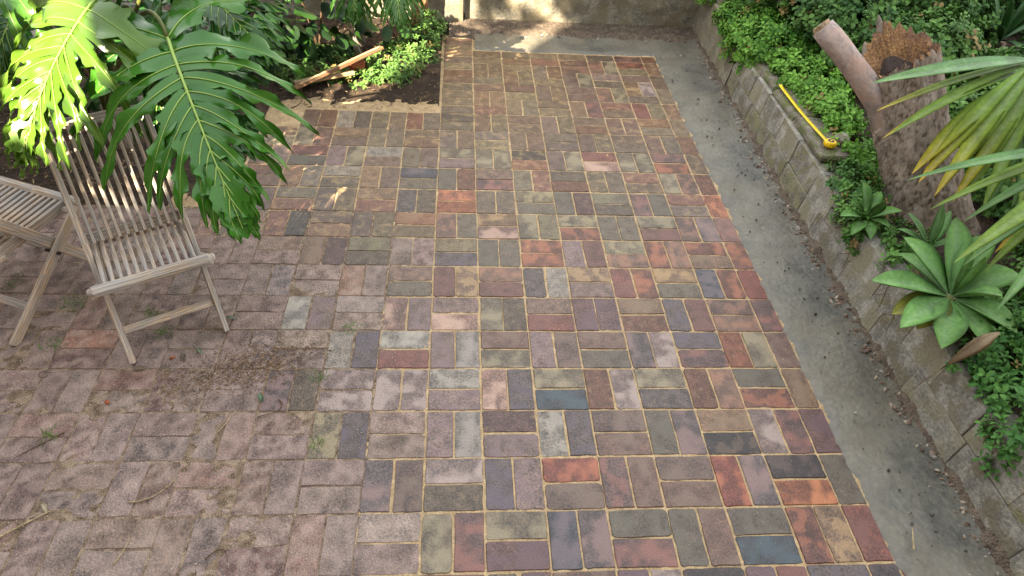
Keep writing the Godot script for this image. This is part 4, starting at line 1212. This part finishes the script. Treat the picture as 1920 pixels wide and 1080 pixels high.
# ------------------------------------------------------------------ folding chairs
func chair(label: String, fl: Vector2, u: Vector2) -> void:
	var n := Vector2(-u.y, u.x)
	var c := thing("folding_chair", label, "chair", P(fl.x, fl.y, 0), "weathered folding chairs on the old bricks")
	c.basis = Basis(P(u.x, u.y, 0), Vector3.UP, -P(n.x, n.y, 0))    # local x right, y up, -z to the back
	var Q := func(a: float, back: float, h: float) -> Vector3: return Vector3(a, h, -back)
	var W := 0.41
	var k := 0
	for s in [0, 1]:
		var x: float = W * s
		var post := bar("post", Q.call(x, 0.0, 0.0), Q.call(x, 0.655, 0.90), 0.024, 0.052, Vector3.RIGHT, 0.004, M.teak[s], c)
		var xo := x + (0.028 if s else -0.028)
		bar("rear_leg", Q.call(xo, 0.045, 0.40), Q.call(xo, 0.61, 0.0), 0.022, 0.046, Vector3.RIGHT, 0.004, M.teak[2 - s], c)
		var cyl := CylinderMesh.new()
		cyl.top_radius = 0.009
		cyl.bottom_radius = 0.009
		cyl.height = 0.075
		part("bolt", cyl, M.wire, c, Transform3D(Basis(Vector3.BACK, PI / 2), Q.call(x + (0.012 if s else -0.012), 0.235, 0.262)))
		bar("seat_rail", Q.call(x + (-0.030 if s else 0.030), 0.05, 0.395), Q.call(x + (-0.030 if s else 0.030), 0.45, 0.375), 0.020, 0.035, Vector3.RIGHT, 0.003, M.teak[1], c)
	# front rail, rounded over
	bar("front_rail", Q.call(-0.035, 0.035, 0.418), Q.call(W + 0.035, 0.035, 0.418), 0.052, 0.040, Vector3.BACK, 0.012, M.teak[1], c)
	bar("front_rail", Q.call(-0.05, 0.075, 0.388), Q.call(W + 0.055, 0.075, 0.388), 0.036, 0.034, Vector3.BACK, 0.010, M.teak[0], c)
	bar("seat_rail", Q.call(0.0, 0.44, 0.372), Q.call(W, 0.44, 0.372), 0.040, 0.022, Vector3.BACK, 0.003, M.teak[2], c)
	for i in 12:
		var x := 0.026 + (W - 0.052) * i / 11.0
		bar("seat_slat", Q.call(x, 0.06, 0.420), Q.call(x, 0.462, 0.402 + rnd(-0.001, 0.001)), 0.0165, 0.018, Vector3.RIGHT, 0.003, M.teak[rng.randi() % 3], c)
	for i in 11:
		var x := 0.034 + (W - 0.068) * i / 10.0
		bar("back_slat", Q.call(x, 0.332, 0.440), Q.call(x, 0.624, 0.850), 0.0150, 0.017, Vector3.RIGHT, 0.003, M.teak[rng.randi() % 3], c)
	for h in [[0.350, 0.450], [0.634, 0.846]]:
		bar("back_rail", Q.call(0.014, h[0] + 0.016, h[1]), Q.call(W - 0.014, h[0] + 0.016, h[1]), 0.046, 0.018, Vector3(0, 0.8, -0.6), 0.004, M.teak[1], c)
	bar("stretcher", Q.call(0.012, 0.088, 0.125), Q.call(W - 0.012, 0.088, 0.125), 0.034, 0.018, Vector3(0, 0.8, -0.6), 0.003, M.teak[2], c)
	bar("stretcher", Q.call(-0.018, 0.46, 0.105), Q.call(W + 0.018, 0.46, 0.105), 0.034, 0.018, Vector3(0, 0.7, 0.7), 0.003, M.teak[1], c)

# ------------------------------------------------------------------ planks, litter, tufts
func small_things() -> void:
	var p := thing("broken_plank", "long split brown plank leaning over other debris in the bed", "plank", P(-0.84, 3.52, 0.05))
	bar("board", P(0, 0, 0.01), P(0.62, 0.46, 0.15), 0.07, 0.022, Vector3(0.3, 0.2, 1), 0.004, M.timber, p)
	bar("split_edge", P(0.06, 0.02, 0.045), P(0.60, 0.42, 0.165), 0.02, 0.012, Vector3(0.3, 0.2, 1), 0.003, M.timber_pale, p)
	var q := thing("broken_plank", "short pale board lying flat beneath the split plank", "plank", P(-0.84, 3.64, 0.045))
	bar("board", P(0, 0, 0.01), P(0.42, 0.16, 0.03), 0.10, 0.03, Vector3(0, 0.3, 1), 0.005, M.timber_pale, q)
	var box := thing("broken_brick", "dark broken brick lying in the bed behind the planks", "brick", P(-0.42, 3.92, 0.05))
	part("piece", cbox(Vector3(0.11, 0.07, 0.10), 0.012, 0.012), M.clay, box, Transform3D(Basis(Vector3.UP, 0.5), Vector3(0, 0.03, 0)))
	part("mortar", cbox(Vector3(0.07, 0.012, 0.06), 0.004, 0.006), M.mortar, box, Transform3D(Basis(Vector3.UP, 0.3), Vector3(0.01, 0.070, 0)))
	var st1 := thing("white_stone", "white upright stone chip among the dark leaves above the planks", "stone", P(-0.42, 4.10, 0.06))
	part("chip", cbox(Vector3(0.05, 0.11, 0.02), 0.012, 0.008), M.stone[0], st1, Transform3D(Basis(Vector3.BACK, 0.2), Vector3(0, 0.05, 0)))
	var cb := thing("rock", "grey rough stone behind the yellow tape measure", "stone", P(2.70, 2.42, 0.36))
	part("boulder", cbox(Vector3(0.09, 0.09, 0.08), 0.025, 0.015), M.stone[0], cb, Transform3D(Basis(Vector3.UP, 0.6), Vector3(0, 0.03, 0)))
	part("root", tube([P(-0.04, -0.03, 0.06), P(0.0, -0.05, 0.02), P(0.03, -0.06, -0.03)], [0.004, 0.004, 0.002], 5), M.twig, cb)
	# litter on the old bricks
	var dead := Color(0.20, 0.12, 0.07)
	for t in [[-1.04, 0.95, "dry_leaf", "curled dry brown leaf in front of the chair leg", dead], [-0.87, 1.02, "dry_leaf", "small dark brown leaf scrap beside the chair leg", Color(0.12, 0.08, 0.05)], [-0.81, 1.06, "fallen_leaf", "small grey-green leaf on the bricks between chair legs", Color(0.16, 0.22, 0.12)], [-0.72, 1.27, "fallen_leaf", "pale green leaf beside the right chair foot", Color(0.18, 0.24, 0.14)], [-0.48, 0.79, "fallen_leaf", "dark green leaf fragment on the dusty bricks", Color(0.06, 0.16, 0.06)], [-1.15, 0.28, "dry_leaf", "straw-coloured sliver of leaf near the long straw", Color(0.42, 0.34, 0.22)]]:
		var l := thing(t[2], t[3], "leaf", P(t[0], t[1], 0.004), "fallen leaves on the bricks")
		var st := begin()
		st.set_smooth_group(0)
		blade(st, 0, curve(Vector3(-0.025, 0, 0), Vector3(0, 0.018, 0.006), Vector3(0.028, 0.001, -0.006), 6), Vector3.UP, leaf_widths(6, 0.010, 0.9, 0.8), 0.35, 0.0008, t[4], t[4].lightened(0.1))
		st.generate_normals()
		part("blade", st.commit(), M.leaf_matt, l, Transform3D(Basis(Vector3.UP, t[0] * 9.0), Vector3.ZERO))
	for t in [[-1.11, 0.77, "round orange clay chip on the dusty grey brick"], [-0.92, 1.02, "flat orange clay crumb near the chair leg"]]:
		var o := thing("clay_chip", t[2], "chip", P(t[0], t[1], 0.004), "orange clay chips")
		part("lump", cbox(Vector3(0.014, 0.010, 0.02), 0.004, 0.003), M.clay, o, Transform3D(Basis(Vector3.UP, t[0] * 5.0), Vector3(0, 0.004, 0)))
	var w := thing("wire_loop", "small black wire loop lying on the old bricks", "wire", P(-1.43, 0.92, 0.004))
	var ring := []
	for i in 15: ring.append(Vector3(cos(i * 0.42) * 0.018, 0.002 + 0.0006 * i, sin(i * 0.42) * 0.016))
	ring.append(Vector3(0.045, 0.004, -0.01))
	part("loop", tube(ring, range_lerp(0.0018, 0.0012, 16), 5), M.wire, w)
	var lines := [[[-1.30, 0.14], [-1.22, 0.20], [-1.13, 0.27], 0.0055, "long pale straw lying across the old bricks", "straw"], [[-0.86, 0.30], [-0.76, 0.30], [-0.72, 0.40], 0.003, "thin curved pale root on the old bricks", "root"], [[-0.40, 0.78], [-0.34, 0.72], [-0.47, 0.69], 0.0035, "hooked dry brown stem on the dusty bricks", "twig"], [[-0.52, 0.07], [-0.46, 0.15], [-0.44, 0.06], 0.003, "bent hook-shaped twig near the red brick", "twig"], [[-0.83, 0.06], [-0.80, 0.12], [-0.81, 0.17], 0.0028, "short wavy root on the brown brick", "root"], [[-0.62, 0.60], [-0.58, 0.68], [-0.56, 0.74], 0.002, "thin straight straw across a joint", "straw"], [[2.11, 0.03], [2.125, 0.07], [2.15, 0.12], 0.004, "short pale twig lying on the concrete strip", "twig"], [[-0.80, 3.30], [-0.70, 3.38], [-0.78, 3.55], 0.005, "curved dry twig at the sandy edge of the bed", "twig"], [[-1.22, 0.62], [-1.30, 0.55], [-1.36, 0.5], 0.003, "thin dark twig at the frame of the old bricks", "twig"]]
	for l in lines:
		var o := thing("dry_" + l[5] if l[5] != "straw" else "straw", l[4], l[5], P(l[1][0], l[1][1], 0.004))
		var h0: float = 0.03 if l[0][0] > 2.0 or l[0][1] > 3.2 else 0.002
		var f := func(q): return P(q[0], q[1], h0 + 0.004) - o.position
		part("stem", tube(curve(f.call(l[0]), f.call(l[1]) + Vector3(0, 0.004, 0), f.call(l[2]), 8), range_lerp(l[3], l[3] * 0.4, 9), 6), M.straw if l[5] != "twig" or l[0][0] > 2.0 else M.twig, o)
	# weeds in the joints
	var blade_m := grass_mesh()
	var names := ["mossy weed tuft between the two chairs", "weed tuft under the front chair seat", "weed tuft beside the front chair leg", "small weed tuft in the joint near the straw", "weed tuft at the left chair's foot", "thin weed tuft at the edge of the paving beneath the chair", "weed tuft behind the left chair leg", "green moss tuft along the bluish brick", "mossy tuft on the brown crumbled brick", "moss tuft beside the lilac brick"]
	var tf := [[-1.49, 1.38, 0.07, 90], [-1.12, 1.31, 0.045, 50], [-1.0, 1.19, 0.04, 40], [-1.28, 0.61, 0.025, 30], [-1.47, 1.11, 0.04, 40], [-1.84, 1.51, 0.05, 40], [-1.74, 1.79, 0.04, 30], [-0.14, 1.22, 0.03, 26], [-0.24, 0.90, 0.03, 22], [-0.20, 0.56, 0.02, 18]]
	for i in tf.size():
		var o := thing("weed_tuft", names[i], "weed", P(tf[i][0], tf[i][1], 0), "weeds in the brick joints")
		var xs := []
		var cs := []
		for k in tf[i][3]:
			var v: Vector2 = Vector2(rng.randfn(), rng.randfn()) * tf[i][2] * 0.6
			xs.append(Transform3D(Basis(Vector3.UP, rnd(0, TAU)) * Basis(Vector3.RIGHT, rnd(0.2, 1.2)) * rnd(0.5, 1.1), Vector3(v.x, 0.0, v.y)))
			cs.append(Color(0.06, 0.13, 0.03).lerp(Color(0.16, 0.24, 0.06), rng.randf()))
		many("blades", blade_m, M.leaf, xs, cs, o)
	# loose matter nobody could count
	grit("grit", "pale grit and crumbs scattered over the old bricks", 7000, Rect2(-2.3, -0.1, 2.4, 2.1), 0.0016, 0.0042, [Color(0.52, 0.46, 0.38), Color(0.40, 0.32, 0.24), Color(0.14, 0.10, 0.08), Color(0.60, 0.56, 0.50)], 0.0)
	grit("sand_grains", "loose sand grains left on the new bricks", 9000, Rect2(0.0, -0.1, 2.05, 4.4), 0.0012, 0.0026, [Color(0.55, 0.42, 0.24), Color(0.62, 0.50, 0.30), Color(0.45, 0.33, 0.19)], 0.0)
	var xs2 := []
	var cs2 := []
	for i in 1500:
		var t := rng.randf()
		var c := Vector2(-0.42, 1.08).lerp(Vector2(-0.72, 0.88), t)
		var v := Vector2(rng.randfn() * 0.11, rng.randfn() * 0.06)
		xs2.append(Transform3D(Basis.from_euler(Vector3(rnd(-0.4, 0.4), rnd(0, TAU), rnd(-0.4, 0.4))).scaled_local(Vector3(rnd(0.4, 1.6), 0.6, rnd(0.4, 1.0))), P(c.x + v.x, c.y + v.y, rnd(0.001, 0.006))))
		cs2.append([Color(0.17, 0.10, 0.06), Color(0.26, 0.17, 0.10), Color(0.09, 0.06, 0.04), Color(0.20, 0.12, 0.07)][rng.randi() % 4])
	tag(many("leaf_litter", cbox(Vector3(0.008, 0.003, 0.005), 0.0008), M.grit, xs2, cs2, self), "patch of crumbled brown leaf litter on the old bricks", "litter")
	# stones in the crumbly earth
	var xs3 := []
	var cs3 := []
	for i in 1500:
		var x: float
		var d: float
		if i % 4:
			d = rnd(-0.2, 4.9)
			x = 2.395 + 0.022 * maxf(0.0, d - 2.0) + rng.randfn() * 0.022
		else:
			x = rnd(0.45, 2.4)
			d = 4.80 + rng.randfn() * 0.05
		xs3.append(Transform3D(Basis.from_euler(Vector3(rnd(0, 3), rnd(0, TAU), rnd(0, 3))) * (0.3 + pow(rng.randf(), 3.0) * 1.7), P(x, d, 0.028 + rnd(-0.006, 0.01))))
		cs3.append([Color(0.22, 0.16, 0.12), Color(0.14, 0.10, 0.08), Color(0.36, 0.30, 0.24), Color(0.28, 0.26, 0.24)][rng.randi() % 4])
	tag(many("gravel", pebble_mesh(), M.grit, xs3, cs3, self), "small stones and clods in the earth along the wall foot", "gravel")
	var xs4 := []
	var cs4 := []
	for i in 240:
		var d := rnd(-0.1, 4.6)
		xs4.append(Transform3D(Basis.from_euler(Vector3(rnd(0, 3), rnd(0, TAU), rnd(0, 3))) * (0.25 + pow(rng.randf(), 4.0) * 0.8), P(rnd(2.08, 2.36), d, 0.027)))
		cs4.append([Color(0.10, 0.10, 0.095), Color(0.16, 0.15, 0.14), Color(0.06, 0.06, 0.055), Color(0.4, 0.38, 0.34)][rng.randi() % 4])
	tag(many("cement_crumbs", pebble_mesh(), M.grit, xs4, cs4, self), "little cement crumbs stuck to the concrete strip", "crumbs")

func pebble_mesh() -> ArrayMesh:
	return cbox(Vector3(0.013, 0.010, 0.016), 0.0042, 0.0015)

func grass_mesh() -> ArrayMesh:
	var st := begin()
	st.set_smooth_group(0)
	blade(st, 0, curve(Vector3.ZERO, Vector3(0, 0.02, 0.002), Vector3(0, 0.028, 0.016), 3), Vector3(0, 0.2, 1), [0.0014, 0.0018, 0.0012, 0.0002], 0.2, 0.0, Color(0.9, 0.9, 0.9), Color(1, 1, 1))
	st.generate_normals()
	return st.commit()

func grit(called: String, label: String, n: int, area: Rect2, small: float, large: float, tones: Array, h: float) -> void:
	var xs := []
	var cs := []
	var f := nz(called.length(), 2.2)
	while xs.size() < n:
		var x := rnd(area.position.x, area.end.x)
		var d := rnd(area.position.y, area.end.y)
		if f.get_noise_2d(x, d) + rnd(-0.45, 0.45) < 0.0: continue
		xs.append(Transform3D(Basis.from_euler(Vector3(rnd(0, 3), rnd(0, TAU), rnd(0, 3))) * lerpf(small, large, pow(rng.randf(), 3.0)), P(x, d, h + 0.0015)))
		cs.append(tones[rng.randi() % tones.size()])
	tag(many(called, cbox(Vector3(1, 0.8, 1.2), 0.3), M.grit, xs, cs, self), label, "grit")

# ------------------------------------------------------------------ scene
func _ready() -> void:
	rng.seed = 20240611
	var cam := Camera3D.new()
	cam.name = "camera"
	cam.fov = 46.325
	cam.near = 0.05
	cam.far = 200.0
	add_child(cam)
	cam.transform = Transform3D(Basis(Vector3(0.997, 0.062, 0.054), Vector3(-0.009, 0.731, -0.682), Vector3(-0.082, 0.680, 0.729)).orthonormalized(), Vector3(0.366, 2.410, 1.077))
	cam.current = true
	var we := WorldEnvironment.new()
	we.name = "sky"
	var env := Environment.new()
	env.background_mode = Environment.BG_SKY
	var sm := ProceduralSkyMaterial.new()
	sm.sky_top_color = srgb(206, 209, 211)
	sm.sky_horizon_color = srgb(238, 231, 216)
	sm.sky_curve = 0.18
	sm.ground_bottom_color = srgb(96, 84, 70)
	sm.ground_horizon_color = srgb(190, 188, 178)
	sm.energy_multiplier = 0.5
	var sky := Sky.new()
	sky.sky_material = sm
	env.sky = sky
	env.tonemap_mode = Environment.TONE_MAPPER_LINEAR
	env.tonemap_exposure = 7.5
	env.sdfgi_enabled = true
	env.ssao_enabled = true
	env.ssil_enabled = true
	we.environment = env
	add_child(we)
	var sun := DirectionalLight3D.new()
	sun.name = "sun"
	sun.light_energy = 1.4
	sun.light_color = Color(1.0, 0.93, 0.80)
	sun.light_angular_distance = 0.53
	sun.shadow_enabled = true
	add_child(sun)
	var el := deg_to_rad(38.0)
	var az := deg_to_rad(39.0)
	sun.look_at_from_position(Vector3.ZERO, Vector3(sin(az) * cos(el), -sin(el), -cos(az) * cos(el)), Vector3.UP)

	make_textures()
	make_materials()
	build_setting()
	paving()
	shade_givers()
	stump()
	left_plants()
	right_plants()
	chair("weathered slatted folding chair with its back under the philodendron leaves", Vector2(-1.081, 0.993), Vector2(0.874, 0.487))
	chair("weathered slatted folding chair turned away, with lichen on its seat front", Vector2(-1.444, 1.675), Vector2(-0.933, 0.36))
	tape_measure()
	small_things()
